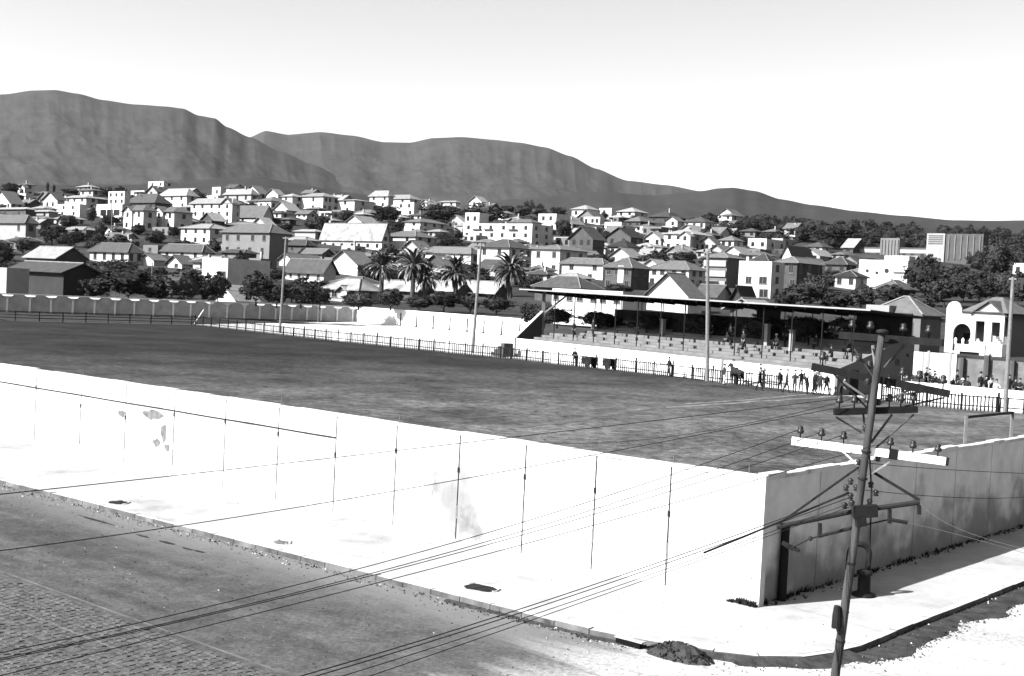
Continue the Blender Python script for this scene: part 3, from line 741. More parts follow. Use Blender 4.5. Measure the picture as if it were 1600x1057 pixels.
# roof
q = MB(); rz0, rz1 = 7.55, 7.15
rl, rr_ = -5.5, SLEN+1.6
RP = lambda e, m: rz0+(rz1-rz0)*(e-rl)/(rr_-rl)-.05*m
def slab(m0, m1, t0, t1):
    return [SP(rl, m0, RP(rl, m0)+t0), SP(rr_, m0, RP(rr_, m0)+t0), SP(rr_, m1, RP(rr_, m1)+t0), SP(rl, m1, RP(rl, m1)+t0),
            SP(rl, m0, RP(rl, m0)+t1), SP(rr_, m0, RP(rr_, m0)+t1), SP(rr_, m1, RP(rr_, m1)+t1), SP(rl, m1, RP(rl, m1)+t1)]
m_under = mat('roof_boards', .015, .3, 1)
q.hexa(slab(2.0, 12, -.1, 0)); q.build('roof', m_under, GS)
q = MB(); q.hexa(slab(1.95, 1.996, -.1, .03)); q.build('fascia', M_cream, GS)
for k in range(14):
    e = -4+k*3.3
    q = MB(); q.beam(SP(e, 2.05, RP(e, 2.05)-.2), SP(e, 11.8, RP(e, 11.8)-.2), .12, .2); q.build('rafter', M_darkwood, GS)
for x in (844, 866, 895, 913, 940, 967, 993, 1018, 1050, 1089, 1117, 1167, 1191, 1217, 1241, 1275, 1302):
    pass
for k, e in enumerate([.2+3.35*i for i in range(13)]):
    for mrow, rad in ((2.7, .055), (9.2, .05)):
        zb = 1.5+rise*(int((mrow-.25))+1)
        q = MB(); q.tube([SP(e, mrow, zb), SP(e, mrow, RP(e, mrow)-.1)], rad, 6); q.build('column', M_iron, GS)
    for j in range(4):                               # low stubs climbing the steps behind each column
        mm_ = 3.6+j*1.0; ee = e+.7*(j+1)*.9; zb = 1.5+rise*(int(mm_-.25)+1)
        q = MB(); q.lathe(SP(ee, mm_, zb), [(.10, 0), (.13, .15), (.10, .3)], 7); q.build('barrier_stub', M_iron, GS)
for e, m_, h in ((12.5, 7.2, 1.7), (27.3, 6.6, 1.9), (31.5, 5.3, 1.8)):
    zb = 1.5+rise*(int(m_-.25)+1); q = MB(); q.obox(SP(e, m_, zb), E_, M_, 0, h, -.2, .2, -.2, .2); q.obox(SP(e, m_, zb), E_, M_, h, h+.12, -.27, .27, -.27, .27); q.build('pier', M_cream, GS)
gbox(30, SLEN-1, 9.0, 9.2, 3.7, 4.2, 'back_rail_wall', M_grey)
gbox(1, 12, 9.0, 9.15, 3.7, 4.0, 'back_kerb', M_grey)
q = MB(); q.beam(SP(-3.05, 3.6, RP(0, 3.6)-.1), SP(-3.05, 3.6, 0), .38, .38); q.build('end_pillar', M_grey, GS)
q = MB(); q.beam(SP(-2.8, 3.7, 5.0), SP(.6, 3.8, 6.9), .1, .18); q.build('brace', M_grey, GS)

# stair block and gate at the left of the stand
stp = thing('terrace_stair', G(765, 556)+M_*1.6, 'stepped dark concrete stair left of the grandstand', 'stair')
for k in range(4):
    p = G(748, 556)+M_*1.6; q = MB(); q.obox(p, E_, M_, -.2, .45+.35*k, .6*k, .6*k+.6-.003, 0, 1.2); q.build('step', M_dark, stp)

# low white wall and spectators' bank at the right of the stand
R0 = rightF[0]+M_*1.2-E_*1.5; R1 = rightF[-1]+M_*1.6; dR = (R1-R0).normalized(); nR = Vector((dR.y, -dR.x, 0)); LR = (R1-R0).length
lw = thing('terrace_front_wall', (R0+R1)/2, 'low white wall behind the right hand fence with spectators over it', 'wall')
q = MB(); q.obox(R0, dR, nR, -.3, 1.45, 0, LR, -.25, 0); q.build('wall_body', m_far, lw)
q = MB(); q.obox(R0, dR, nR, 1.45, 1.53, -.05, LR, -.3, .05); q.build('coping', M_paint, lw)
bank([R0+M_*.4, R1+M_*.4], [R0+M_*9, R1+M_*9], 0.35, 1.1, 'spectator_bank', m_step, 8, .1)
tw0 = PD(1402, 590, 121); tw0.z = 0
hw = thing('white_boundary_wall', tw0, 'tall white panel wall between the grandstand end and the bank', 'wall')
d_ = Vector((.86, -.5, 0)).normalized(); nn_ = Vector((-.5, -.86, 0))
xs = [1400, 1448, 1482, 1492]; pp = [meet(tw0, d_, x) for x in xs]
for a, b in zip([0]+pp[1:], pp[1:]):
    q = MB(); q.obox(tw0, d_, nn_, 0, 3.35, a+.03, b-.03, -.2, 0); q.build('panel', m_far, hw)
    q = MB(); q.obox(tw0, d_, nn_, 0, 3.5, a-.12, a+.1, -.25, .06); q.build('pier', M_cream, hw)
b2 = thing('rough_bank_wall', tw0+d_*(pp[-1]+4), 'rough grey retaining wall with dark posts below the arched house', 'wall')
q = MB(); q.obox(tw0, d_, nn_, 0, 3.0, pp[-1]+.1, pp[-1]+14, -.4, -.1); q.build('wall_body', mat('rough_stone', .08, .5, .8, bump=.5), b2)
for k in range(5):
    a = pp[-1]+.5+k*2.2; q = MB(); q.tube([tw0+d_*a+nn_*.15, tw0+d_*a+nn_*.15+Z*(3.1+.3*(k % 2))], .28, 7); q.build('post', M_dark, b2)

# ------------------------------------------------------------------ houses
fr = MB()
for bx_ in ((-.5, -.42, 0, 1), (.42, .5, 0, 1), (-.42, .42, .93, 1), (-.42, .42, 0, .05), (-.03, .03, .05, .93)): fr.box(bx_[0], bx_[1], -.10, -.004, bx_[2], bx_[3])
fr.box(-.58, .58, -.16, -.002, -.07, -.005)
WF = fr.mesh('window', M_frame)
pn = MB(); pn.poly([(-.42, -.02, .05), (.42, -.02, .05), (.42, -.02, .93), (-.42, -.02, .93)]); WP = pn.mesh('pane', M_pane)
dk = MB(); dk.poly([(-.5, -.02, 0), (.5, -.02, 0), (.5, -.02, 1), (-.5, -.02, 1)]); WD = dk.mesh('window', M_pane)
dr_ = MB(); dr_.box(-.5, .5, -.06, -.004, 0, 1); DM = dr_.mesh('door', M_darkwood)
BOXES = []; NAMED = []
M_ridge = mat('ridge_tile', .10, .4, 1.5, rnd=.3)
def window(root, p, ang, w, h, simple=False):
    if simple: return inst('window', WD, root, p, ang, (w, 1, h))
    f = inst('window', WF, root, p, ang, (w, 1, h)); g_ = bpy.data.objects.new('pane', WP); COL.objects.link(g_); g_.parent = f
    return f
def block(root, o, a, b, w, d, h, roof, wm, rm, nl, nd, rh=None, ov=.8, found=3.0, names=('wall', 'roof'), wsz=None, far=False, door=False, lvl=None):
    P = lambda x, y, z: o+a*x+b*y+Z*z
    q = MB(); rh = rh or {'hip': .24*min(w, d), 'ga': .32*w, 'gb': .32*d, 'flat': .3}[roof]
    q.obox(o, a, b, -found, h, 0, w, 0, d)
    if roof == 'ga':
        for y in (0, d-.25):
            i = [P(0, y, h), P(w, y, h), P(w/2, y, h+rh)]; j = [p+b*.25 for p in i]
            q.poly(i); q.poly(j[::-1]); q.poly([i[0], j[0], j[2], i[2]]); q.poly([i[1], i[2], j[2], j[1]])
    if roof == 'gb':
        for x in (0, w-.25):
            i = [P(x, 0, h), P(x, d, h), P(x, d/2, h+rh)]; j = [p+a*.25 for p in i]
            q.poly(i[::-1]); q.poly(j); q.poly([i[0], i[2], j[2], j[0]]); q.poly([i[1], j[1], j[2], i[2]])
    if roof == 'flat':
        t = .22
        for bx_ in ((0, w, 0, t), (0, w, d-t, d), (0, t, t, d-t), (w-t, w, t, d-t)): q.obox(o, a, b, h+.002, h+.5, *bx_)
    q.build(names[0], wm, root)
    q = MB(); e = .12
    if roof == 'hip':
        k = min(w, d)/2*.98
        if w >= d: r0, r1 = P(k, d/2, h+rh), P(w-k, d/2, h+rh)
        else: r0, r1 = P(w/2, k, h+rh), P(w/2, d-k, h+rh)
        c = [P(-ov, -ov, h), P(w+ov, -ov, h), P(w+ov, d+ov, h), P(-ov, d+ov, h)]; l = [p-Z*e for p in c]
        q.poly(l[::-1])
        for i in range(4): q.poly([l[i], l[(i+1) % 4], c[(i+1) % 4], c[i]])
        if w >= d: fs = ([c[0], c[1], r1, r0], [c[1], c[2], r1], [c[2], c[3], r0, r1], [c[3], c[0], r0])
        else: fs = ([c[0], c[1], r0], [c[1], c[2], r1, r0], [c[2], c[3], r1], [c[3], c[0], r0, r1])
        for f in fs: q.poly(f)
    elif roof in ('ga', 'gb'):
        ln, sp = (d, w) if roof == 'ga' else (w, d)
        Q = (lambda s, t, z: P(s, t, z)) if roof == 'ga' else (lambda s, t, z: P(t, s, z))
        kx_ = rh/(sp/2)
        for sg in (0, 1):
            s0 = -ov if sg == 0 else sp+ov; zz = h-ov*kx_
            bt = [Q(s0, -ov, zz+.02), Q(sp/2, -ov, h+rh+.02), Q(sp/2, ln+ov, h+rh+.02), Q(s0, ln+ov, zz+.02)]
            q.hexa(bt+[p+Z*.14 for p in bt])
    else:
        q.obox(o, a, b, h+.003, h+.06, .22, w-.22, .22, d-.22)
    rf = q.build(names[1], rm, root)
    if o.y < 470 and roof != 'flat':
        q = MB()
        if roof == 'hip':
            for e_ in ((c[0], r0), (c[3], r0 if w >= d else r1), (c[1], r1 if w >= d else r0), (c[2], r1), (r0, r1)):
                if (e_[0]-e_[1]).length > .2: q.tube([e_[0]+Z*.04, e_[1]+Z*.06], .13, 4)
        elif roof == 'ga': q.tube([P(w/2, -ov, h+rh+.17), P(w/2, d+ov, h+rh+.17)], .14, 4)
        else: q.tube([P(-ov, d/2, h+rh+.17), P(w+ov, d/2, h+rh+.17)], .14, 4)
        q.build('ridge_cap', M_ridge, rf)
    if not nl and not nd: return rf
    st = lvl or max(1, round(h/3.3)); fh = h/st
    angL = math.atan2(b.y, b.x)-math.pi/2; angD = math.atan2(a.y, a.x)-math.pi/2
    for s in range(st):
        for (cnt, ln, fn, ang) in ((nl, w, lambda t: P(t, 0, 0), angL), (nd, d, lambda t: P(0, t, 0), angD)):
            for i in range(cnt):
                ww, wh = wsz or (min(1.55, ln/cnt*.5), min(1.9, fh*.56))
                t = ln*(i+.5)/cnt+random.uniform(-.12, .12)*ln/cnt
                if door and s == 0 and i == cnt//2 and ln == w:
                    inst('door', DM, root, fn(t)+Z*.1, ang, (1.1, 1, 2.2)); continue
                window(root, fn(t)+Z*(fh*s+fh*.36), ang, ww, wh, far)
    return rf
GH = 'houses on the town hillside'
def house(xl, xm, xr, ye, yb, roof, wall, rf, nl, nd, label, rh=None, ext=(), D=None, yaw=0, chim=0, wsz=None, door=False, ov=.8, name='house', cat='house', dmax=16, lvl=None, group=GH):
    p = site(xm, yb) if D is None else PD(xm, yb, D)
    a = Matrix.Rotation(math.radians(yaw), 3, 'Z') @ U; b = Matrix.Rotation(math.radians(yaw), 3, 'Z') @ V
    w = meet(p, a, xl); d = min(dmax, max(3.5, meet(p, b, xr))); h = max(1.8, hgt(p, ye))
    r_ = thing(name, p, label, cat, group)
    far = p.y > 430
    rfo = block(r_, p, a, b, w, d, h, roof, WALLS[wall], ROOFS[rf], nl, nd, rh, wsz=wsz, far=far, door=door, ov=ov, lvl=lvl)
    if chim:
        q = MB(); c = p+a*w*.3+b*d*.35; q.obox(c, a, b, h, h+1.1+(rh or .24*min(w, d)), -.3, .3, -.3, .3); q.build('chimney', WALLS['C'], rfo)
    BOXES.append((min(xl, xr), max(xl, xr), ye-14, yb, p.y)); NAMED.append((xm, (ye+yb)/2, label))
    for (al, a2, br, b2, zb, zt_, rt, wl, rr2, n1, n2) in ext:        # wings: extent along a and b as fractions, from z to z
        o2 = p+a*w*al+b*d*br+Z*(h*zb)
        block(r_, o2, a, b, w*(a2-al), max(d*(b2-br), .6), h*(zt_-zb), rt, WALLS[wl], ROOFS[rr2], n1, n2, found=.0 if zb > 0 else 3.0, names=('wing', 'wing_roof'), far=far)
    return r_, p, a, b, w, d, h
exec_list = []
Hs = house
# --- left part, nearest rows first
Hs(15, 98, 150, 424, 470, 'gb', 'K', 'R', 0, 0, 'long black yard building behind the far left end wall', rh=1.2)
Hs(-25, 9, 13, 424, 470, 'flat', 'C', 'M', 0, 0, 'pale wall end cut by the left edge above the end wall')
Hs(40, 88, 134, 402, 420, 'gb', 'D', 'L', 0, 0, 'low dark house with a broad pale gabled roof behind the end wall', rh=2.6)
Hs(140, 200, 222, 395, 414, 'hip', 'W', 'R', 4, 2, 'low white house under a wide dark roof with porch, left foreground of town', rh=2.6)
Hs(219, 240, 246, 408, 416, 'ga', 'W', 'M', 0, 0, 'tiny white gabled shed beside the wide dark roofed house', rh=1.4)
Hs(262, 284, 301, 412, 422, 'ga', 'W', 'M', 1, 0, 'small white gable end below the grey hipped roof, left foreground', rh=1.9)
Hs(250, 316, 322, 395, 408, 'hip', 'W', 'R', 3, 0, 'long low house with grey hipped roof and a white strip of wall', rh=2.4)
Hs(-16, 39, 54, 349, 386, 'hip', 'C', 'M', 2, 1, 'cream two storey house with hipped roof at the left edge', rh=2.6)
Hs(-22, 40, 54, 327, 341, 'hip', 'D', 'L', 3, 0, 'low dark walled house with a long pale roof at the left edge')
Hs(48, 76, 90, 331, 342, 'hip', 'C', 'L', 2, 0, 'small cream house with flat pale roof and arched porch, far left')
Hs(67, 89, 97, 312, 329, 'ga', 'W', 'R', 2, 0, 'narrow white gabled house among the far left upper row', rh=3.2)
Hs(100, 134, 152, 309, 329, 'hip', 'W', 'L', 3, 1, 'white two storey house with three upper windows, far left upper row', lvl=2)
Hs(88, 124, 129, 321, 340, 'flat', 'W', 'M', 2, 0, 'white flat fronted block in front of the three windowed house')
Hs(136, 142, 168, 310, 326, 'hip', 'G', 'L', 0, 2, 'house with pale gabled roof and dark side wall beside the veranda house')
r_, p, a, b, w, d, h = Hs(150, 190, 198, 321, 345, 'flat', 'W', 'L', 0, 0, 'white flat roofed house with a deep dark veranda, left hillside', ext=[(0, .62, .25, 1, 1, 1.85, 'flat', 'W', 'L', 3, 0)])
q = MB(); q.obox(p, a, b, h*.3, h*.72, w*.05, w*.85, -.06, -.01); q.build('veranda_opening', M_pane, r_)
for k in range(4):
    q = MB(); q.obox(p, a, b, h*.3, h*.72, w*(.05+.26*k)-.12, w*(.05+.26*k)+.12, -.3, -.07); q.build('veranda_post', M_paint, r_)
q = MB(); q.obox(p, a, b, h*.16, h*.3, 0, w*.95, -.5, -.02); q.build('parapet', M_paint, r_)
Hs(196, 242, 266, 317, 330, 'hip', 'D', 'R', 3, 2, 'house under a very large dark grey hipped roof, upper left', rh=4.4)
Hs(195, 223, 244, 329, 362, 'hip', 'W', 'M', 2, 1, 'first of the twin white bay fronted houses with dark side wall', ext=[(.55, 1, -.12, .2, 0, .98, 'ga', 'W', 'M', 1, 0)], rh=2.2)
Hs(242, 271, 300, 331, 363, 'hip', 'W', 'M', 2, 1, 'second of the twin bay fronted houses, the right hand one', ext=[(.5, 1, -.12, .2, 0, 1.0, 'ga', 'W', 'M', 1, 0)], rh=2.2)
Hs(231, 255, 278, 285, 302, 'flat', 'W', 'R', 2, 1, 'white box shaped house standing highest on the left skyline')
Hs(248, 291, 308, 306, 328, 'hip', 'W', 'L', 3, 1, 'large white house with pale hipped roof below the skyline box house', rh=3.6)
Hs(297, 362, 374, 318, 354, 'hip', 'W', 'L', 5, 1, 'long white apartment house with projecting gable end, left centre', ext=[(-.02, .22, -.15, .5, 0, .98, 'ga', 'W', 'M', 1, 0)], rh=2.4)
Hs(368, 411, 425, 336, 352, 'gb', 'W', 'M', 2, 1, 'white house under a plain grey gabled roof, right of the apartment house', rh=4.0)
Hs(413, 452, 462, 343, 354, 'hip', 'D', 'M', 3, 1, 'low dark house with a long grey roof right of the plain gabled one')
Hs(331, 344, 347, 294, 308, 'flat', 'W', 'L', 1, 0, 'small white tower like house with a dark window on the skyline')
Hs(350, 392, 403, 304, 317, 'hip', 'C', 'L', 3, 1, 'pale roofed skyline house with a tall chimney', rh=3.0, chim=1)
Hs(416, 434, 441, 304, 319, 'ga', 'W', 'L', 1, 0, 'white gable end on the skyline right of the tall chimney', rh=2.6)
Hs(440, 456, 473, 307, 327, 'hip', 'W', 'L', 1, 1, 'narrow white skyline house left of the square white villa')
Hs(402, 423, 452, 314, 330, 'hip', 'W', 'M', 2, 3, 'house with white front and dark windowed side below the skyline gable')
Hs(467, 504, 527, 307, 332, 'hip', 'W', 'L', 1, 3, 'square white villa with one small window and dark right side', rh=2.0)
Hs(527, 553, 583, 313, 335, 'hip', 'W', 'L', 1, 1, 'white house with low roof and grey side right of the square villa', rh=1.0)
Hs(577, 606, 614, 307, 326, 'hip', 'W', 'L', 2, 0, 'tall pale roofed white house on the skyline left of the dark trees', rh=3)
Hs(600, 640, 657, 311, 320, 'hip', 'W', 'L', 2, 1, 'low white skyline house with overlapping pale roofs', rh=2.5)
Hs(619, 646, 653, 318, 339, 'flat', 'W', 'L', 2, 0, 'white flat topped block with two dark windows left of the dark trees')
Hs(57, 76, 83, 302, 308, 'hip', 'G', 'M', 2, 0, 'small grey roofed house on the far left skyline')
Hs(29, 40, 43, 304, 313, 'flat', 'W', 'M', 1, 0, 'tiny white block on the far left skyline')
Hs(2, 26, 31, 306, 317, 'hip', 'D', 'K', 1, 0, 'small dark gabled house at the top left of the town')
Hs(-20, 4, 8, 301, 313, 'flat', 'W', 'M', 1, 0, 'white skyline house cut by the left edge')
# --- centre left
Hs(334, 370, 392, 467, 486, 'ga', 'W', 'L', 0, 0, 'white gable peeping over the end wall below the white modern house', rh=2.2, D=205)
Hs(664, 735, 747, 397, 414, 'hip', 'W', 'M', 2, 1, 'low house with grey hipped roof behind the palm row', rh=2.2)
Hs(448, 478, 490, 384, 398, 'hip', 'D', 'R', 2, 1, 'small dark roofed house right of the big grey building', rh=2.0)
Hs(868, 889, 902, 374, 388, 'flat', 'G', 'M', 2, 1, 'small grey flat roofed house below the arched porch house')
Hs(756, 786, 800, 333, 345, 'hip', 'W', 'L', 2, 1, 'pale house half hidden under the two big dark trees', rh=2.0)
Hs(652, 676, 690, 327, 338, 'hip', 'G', 'M', 2, 1, 'grey house below the left one of the two big dark trees', rh=1.8)
Hs(1124, 1146, 1160, 376, 390, 'hip', 'W', 'M', 2, 1, 'white bungalow right of the cream gable with tall windows', rh=2.2)
Hs(1258, 1284, 1300, 386, 398, 'hip', 'W', 'R', 2, 1, 'white house with dark roof left of the massive tree crown', rh=2.2)
Hs(346, 420, 449, 364, 404, 'hip', 'G', 'M', 4, 0, 'big grey two storey building under a broad hipped roof with white shutters', rh=2.9)
Hs(282, 327, 363, 357, 384, 'hip', 'W', 'L', 3, 2, 'white house with low pale roof and dark right side below the apartment house', rh=1.8)
r_, p, a, b, w, d, h = Hs(314, 354, 420, 408, 462, 'flat', 'W', 'M', 0, 0, 'white modern flat roofed house with a long dark side, behind the end wall', dmax=22)
angL = math.atan2(b.y, b.x)-math.pi/2
window(r_, p+a*w*.17+Z*h*.42, angL, 1.9, 1.9); window(r_, p+a*w*.75+Z*h*.5, angL, .8, 1.0)
q = MB(); q.obox(p, a, b, 0, h*.3, w*.05, w*.5, -.05, -.01); q.build('garage_door', M_pane, r_)
Hs(436, 457, 503, 407, 416, 'ga', 'W', 'M', 0, 1, 'small white gable with a long grey roof left of the pole', rh=1.8)
Hs(446, 505, 524, 423, 443, 'gb', 'W', 'R', 4, 0, 'low house with four tall dark windows under a dark grey roof', rh=2.6, wsz=(.9, 2.0))
Hs(514, 558, 583, 413, 432, 'ga', 'W', 'M', 0, 0, 'plain windowless white gable end left of the palms', rh=3.6)
Hs(508, 560, 592, 454, 474, 'hip', 'C', 'P', 2, 1, 'low shed with a patchy pale hipped roof close behind the sideline wall', rh=2.2, ext=[(.3, .5, -.1, .3, .5, 1.0, 'ga', 'W', 'P', 0, 0)], name='shed')
Hs(592, 652, 657, 452, 476, 'gb', 'D', 'P', 0, 0, 'long low shed with mottled pale roof, left of three behind the sideline wall', rh=1.4, name='shed')
Hs(657, 712, 717, 452, 476, 'gb', 'D', 'P', 0, 0, 'long low shed with mottled pale roof, middle of three behind the sideline wall', rh=1.4, name='shed')
Hs(717, 772, 792, 455, 478, 'gb', 'D', 'P', 0, 0, 'long low shed with mottled pale roof, nearest the grandstand', rh=1.8, name='shed')
Hs(502, 596, 606, 369, 392, 'gb', 'W', 'P', 7, 1, 'long white house with a patchy pale roof and a row of small windows', rh=4.4, dmax=12)
Hs(541, 565, 590, 347, 360, 'ga', 'W', 'L', 0, 0, 'white gable rising behind the long patchy roofed house', rh=2.6)
Hs(460, 492, 504, 362, 378, 'hip', 'C', 'L', 0, 1, 'low pale roofed house left of the long patchy roofed one')
Hs(600, 648, 678, 370, 394, 'hip', 'W', 'M', 2, 2, 'white two bay house with grey hipped roof and grey side behind the palms', rh=2.2)
Hs(631, 656, 699, 347, 366, 'hip', 'W', 'M', 1, 3, 'white house with long grey shuttered side under a grey roof, centre', rh=1.8)
Hs(685, 712, 719, 316, 324, 'hip', 'W', 'L', 2, 0, 'small pale skyline house above the dark central trees')
Hs(733, 752, 761, 315, 326, 'ga', 'W', 'L', 1, 0, 'white skyline gable above the dark central trees', rh=2.6)
r_, p, a, b, w, d, h = Hs(722, 830, 862, 352, 388, 'flat', 'W', 'L', 6, 2, 'big white modern apartment house with stepped roof and tower, centre', ext=[(.78, .99, .05, .5, 1, 1.5, 'flat', 'W', 'L', 2, 0), (.1, .42, .3, .8, 1, 1.15, 'hip', 'W', 'M', 0, 0)])
for k in (.2, .55, .72):
    q = MB(); q.obox(p, a, b, h*.78, h*.81, w*k, w*(k+.13), -.9, -.01); q.build('canopy', M_dark, r_)
Hs(745, 794, 830, 387, 424, 'hip', 'W', 'R', 2, 3, 'white two storey house with dark hipped roof and dark side, right of the pole', rh=2.8, ov=.9)
Hs(829, 873, 916, 390, 432, 'hip', 'W', 'M', 2, 2, 'tall white house with two hooded windows and a dark right side', rh=1.6)
Hs(877, 941, 947, 414, 442, 'hip', 'W', 'M', 2, 0, 'low white house with long grey roof right of the hooded window house', rh=1.8)
Hs(944, 985, 1013, 419, 456, 'hip', 'D', 'M', 3, 2, 'dark two storey house with grey roof behind the stand roof', rh=2.8, ext=[(.28, .5, -.02, .1, .35, 1.0, 'flat', 'W', 'M', 0, 0)])
Hs(835, 905, 937, 451, 476, 'hip', 'D', 'R', 0, 0, 'dark hipped roof showing just above the left of the stand roof', rh=2.6)
Hs(840, 868, 890, 336, 364, 'flat', 'W', 'L', 2, 0, 'white house with an arched porch among dark trees, centre right')
Hs(893, 917, 937, 327, 341, 'hip', 'W', 'L', 2, 2, 'white house with pyramid roof standing out on the skyline, right of centre', rh=2.4)
Hs(936, 955, 959, 327, 339, 'flat', 'W', 'M', 1, 0, 'small white block right of the pyramid roofed house')
Hs(912, 937, 941, 341, 353, 'flat', 'W', 'M', 3, 0, 'white terrace house just below the pyramid roofed house')
Hs(964, 991, 1011, 331, 340, 'hip', 'W', 'L', 2, 1, 'low white house with pale roof on the skyline, right of the small block')
Hs(978, 1000, 1023, 346, 356, 'hip', 'D', 'M', 2, 1, 'dark house with grey hipped roof in the middle of the right slope', rh=2.6)
Hs(944, 970, 979, 349, 366, 'flat', 'W', 'L', 2, 0, 'plain white flat roofed house left of the dark gabled house')
Hs(1014, 1046, 1071, 339, 348, 'hip', 'D', 'R', 2, 1, 'dark roofed skyline house with white chimneys', rh=3.4, chim=1)
Hs(1040, 1058, 1067, 345, 357, 'ga', 'W', 'M', 1, 0, 'small white gable below the chimneyed skyline house', rh=2.0)
Hs(1066, 1101, 1118, 347, 361, 'hip', 'W', 'R', 3, 1, 'white house with dark hipped roof at the right of the skyline', rh=2.2)
Hs(888, 925, 943, 373, 406, 'ga', 'D', 'R', 3, 2, 'dark steep gabled house with a small pale attic window', rh=4.2)
Hs(948, 985, 1004, 370, 387, 'ga', 'D', 'K', 2, 1, 'dark house with a pale trimmed gable, right of centre', rh=3.6)
Hs(949, 979, 999, 386, 404, 'hip', 'W', 'K', 2, 0, 'white bungalow under a dark pyramid roof, right of centre', rh=2.8)
Hs(1007, 1031, 1042, 372, 388, 'ga', 'W', 'L', 2, 0, 'white gabled wing with paired windows, right hillside', rh=2.4)
Hs(1036, 1082, 1112, 366, 394, 'hip', 'W', 'L', 3, 2, 'large white house with broad pale roof, right hillside', rh=2.6, ext=[(0, .35, -.15, .3, 0, .9, 'ga', 'W', 'L', 1, 0)])
Hs(1093, 1117, 1123, 380, 396, 'ga', 'C', 'M', 3, 0, 'cream gable with three tall windows left of the light pole', rh=2.6)
Hs(1012, 1075, 1101, 422, 450, 'hip', 'W', 'M', 4, 2, 'wide white house with grey hipped roof behind the stand', rh=2.6)
Hs(1010, 1074, 1096, 462, 488, 'ga', 'W', 'M', 0, 0, 'large plain white gable rising just above the stand roof', rh=4.6)
Hs(1086, 1118, 1140, 462, 480, 'gb', 'W', 'R', 0, 0, 'low white walled house with dark roof right of the plain gable', rh=2.4)
Hs(1142, 1160, 1180, 468, 482, 'ga', 'K', 'K', 0, 0, 'dark gabled shed just above the stand roof', rh=3.0, name='shed')
Hs(1140, 1184, 1190, 495, 506, 'ga', 'D', 'L', 0, 0, 'grey gable seen beneath the stand roof', rh=.95, D=150)
r_, p, a, b, w, d, h = Hs(1098, 1134, 1156, 403, 450, 'hip', 'G', 'M', 0, 1, 'grey three storey block with pale balcony bands beside the light pole', rh=1.8)
for k in (.02, .36, .7):
    q = MB(); q.obox(p, a, b, h*k, h*(k+.2), w*.02, w*.98, -.5, -.02); q.build('balcony', M_cream, r_)
r_, p, a, b, w, d, h = Hs(1152, 1203, 1223, 412, 468, 'flat', 'W', 'M', 0, 1, 'white modern cube house with two big square windows above the stand')
angL = math.atan2(b.y, b.x)-math.pi/2
for x, z, ww, hh in ((.24, .42, 2.4, 2.0), (.68, .42, 1.8, 1.9), (.2, .04, 2.8, 2.3), (.72, .06, 1.2, 2.0)): window(r_, p+a*w*x+Z*h*z, angL, ww, hh)
Hs(1172, 1200, 1216, 410, 420, 'hip', 'C', 'K', 0, 0, 'dark pyramid roof peeping over the white cube house', rh=3.4)
Hs(1168, 1197, 1228, 375, 392, 'flat', 'W', 'M', 2, 2, 'white pergola roofed house with grey side, upper right')
Hs(1116, 1140, 1146, 353, 365, 'flat', 'W', 'M', 2, 0, 'small pale block at the right foot of the skyline row')
Hs(862, 972, 986, 461, 482, 'flat', 'W', 'M', 6, 0, 'long white house glimpsed under the left half of the stand roof', D=190)
# --- right
Hs(1212, 1243, 1282, 411, 462, 'hip', 'D', 'M', 2, 3, 'dark brown tall house with pale curtained windows above the stand', rh=1.8, wsz=(1.6, 3.0), lvl=2)
Hs(1222, 1236, 1282, 398, 412, 'ga', 'W', 'R', 0, 0, 'big dark roof with a narrow white gable, upper right', rh=3.4)
Hs(1288, 1322, 1338, 414, 428, 'hip', 'D', 'R', 2, 1, 'dark roofed house left of the round windowed house', rh=3.0)
Hs(1304, 1336, 1354, 433, 452, 'hip', 'W', 'K', 2, 1, 'low white house under a dark roof below the round windowed house', rh=2.0)
r_, p, a, b, w, d, h = Hs(1340, 1416, 1430, 410, 455, 'flat', 'W', 'M', 0, 0, 'white streamlined house with round windows, right', ext=[(.0, .5, .1, .8, 1, 1.16, 'flat', 'W', 'M', 0, 0)])
for x, z, rad in ((.82, .66, .55), (.62, .6, .5), (.42, .68, .75), (.3, .36, .35)):
    q = MB(); c = p+a*w*x+Z*h*z; q.tube([c-b*.06, c-b*.01], rad, 18); q.build('round_window', M_pane, r_)
q = MB(); q.obox(p, a, b, h*.62, h*.66, w*.02, w*.28, -.4, -.01); q.build('ledge', M_grey, r_)
Hs(1368, 1404, 1430, 452, 466, 'hip', 'D', 'M', 0, 0, 'grey hipped roof in the trees below the round windowed house', rh=2.6)
r_, p, a, b, w, d, h = Hs(1338, 1474, 1500, 390, 412, 'flat', 'D', 'M', 10, 0, 'long low school like building with two ribbed towers, upper right', name='school_building', cat='building', lvl=1)
q = MB(); q.obox(p, a, b, h*.68, h*.95, 0, w, -.12, -.005); q.build('band', M_cream, r_)
for (t0, t1, top) in ((.5, .72, 1.75), (-.42, -.02, 2.1)):
    q = MB(); q.obox(p+b*1.0, a, b, -3, h*top, w*t0, w*t1, -1.6, 4); q.build('tower', M_grey if t0 > 0 else M_dark, r_)
    for k in range(6):
        x = w*(t0+(t1-t0)*(k+.5)/6); q = MB(); q.obox(p+b*1.0, a, b, h*.3, h*(top-.12), x-.28, x+.12, -2.0, -1.61); q.build('fin', M_grey, r_)
q = MB(); q.obox(p+b*1.0, a, b, -1, h*2.12, -.01*w, .19*w, -1.9, 3); q.build('stair_tower', M_cream, r_)
for k in range(5):
    q = MB(); q.obox(p+b*1.0, a, b, h*(1.35+.14*k), h*(1.35+.14*k)+.4, .01*w, .17*w, -1.98, -1.9); q.build('louvre', M_dark, r_)
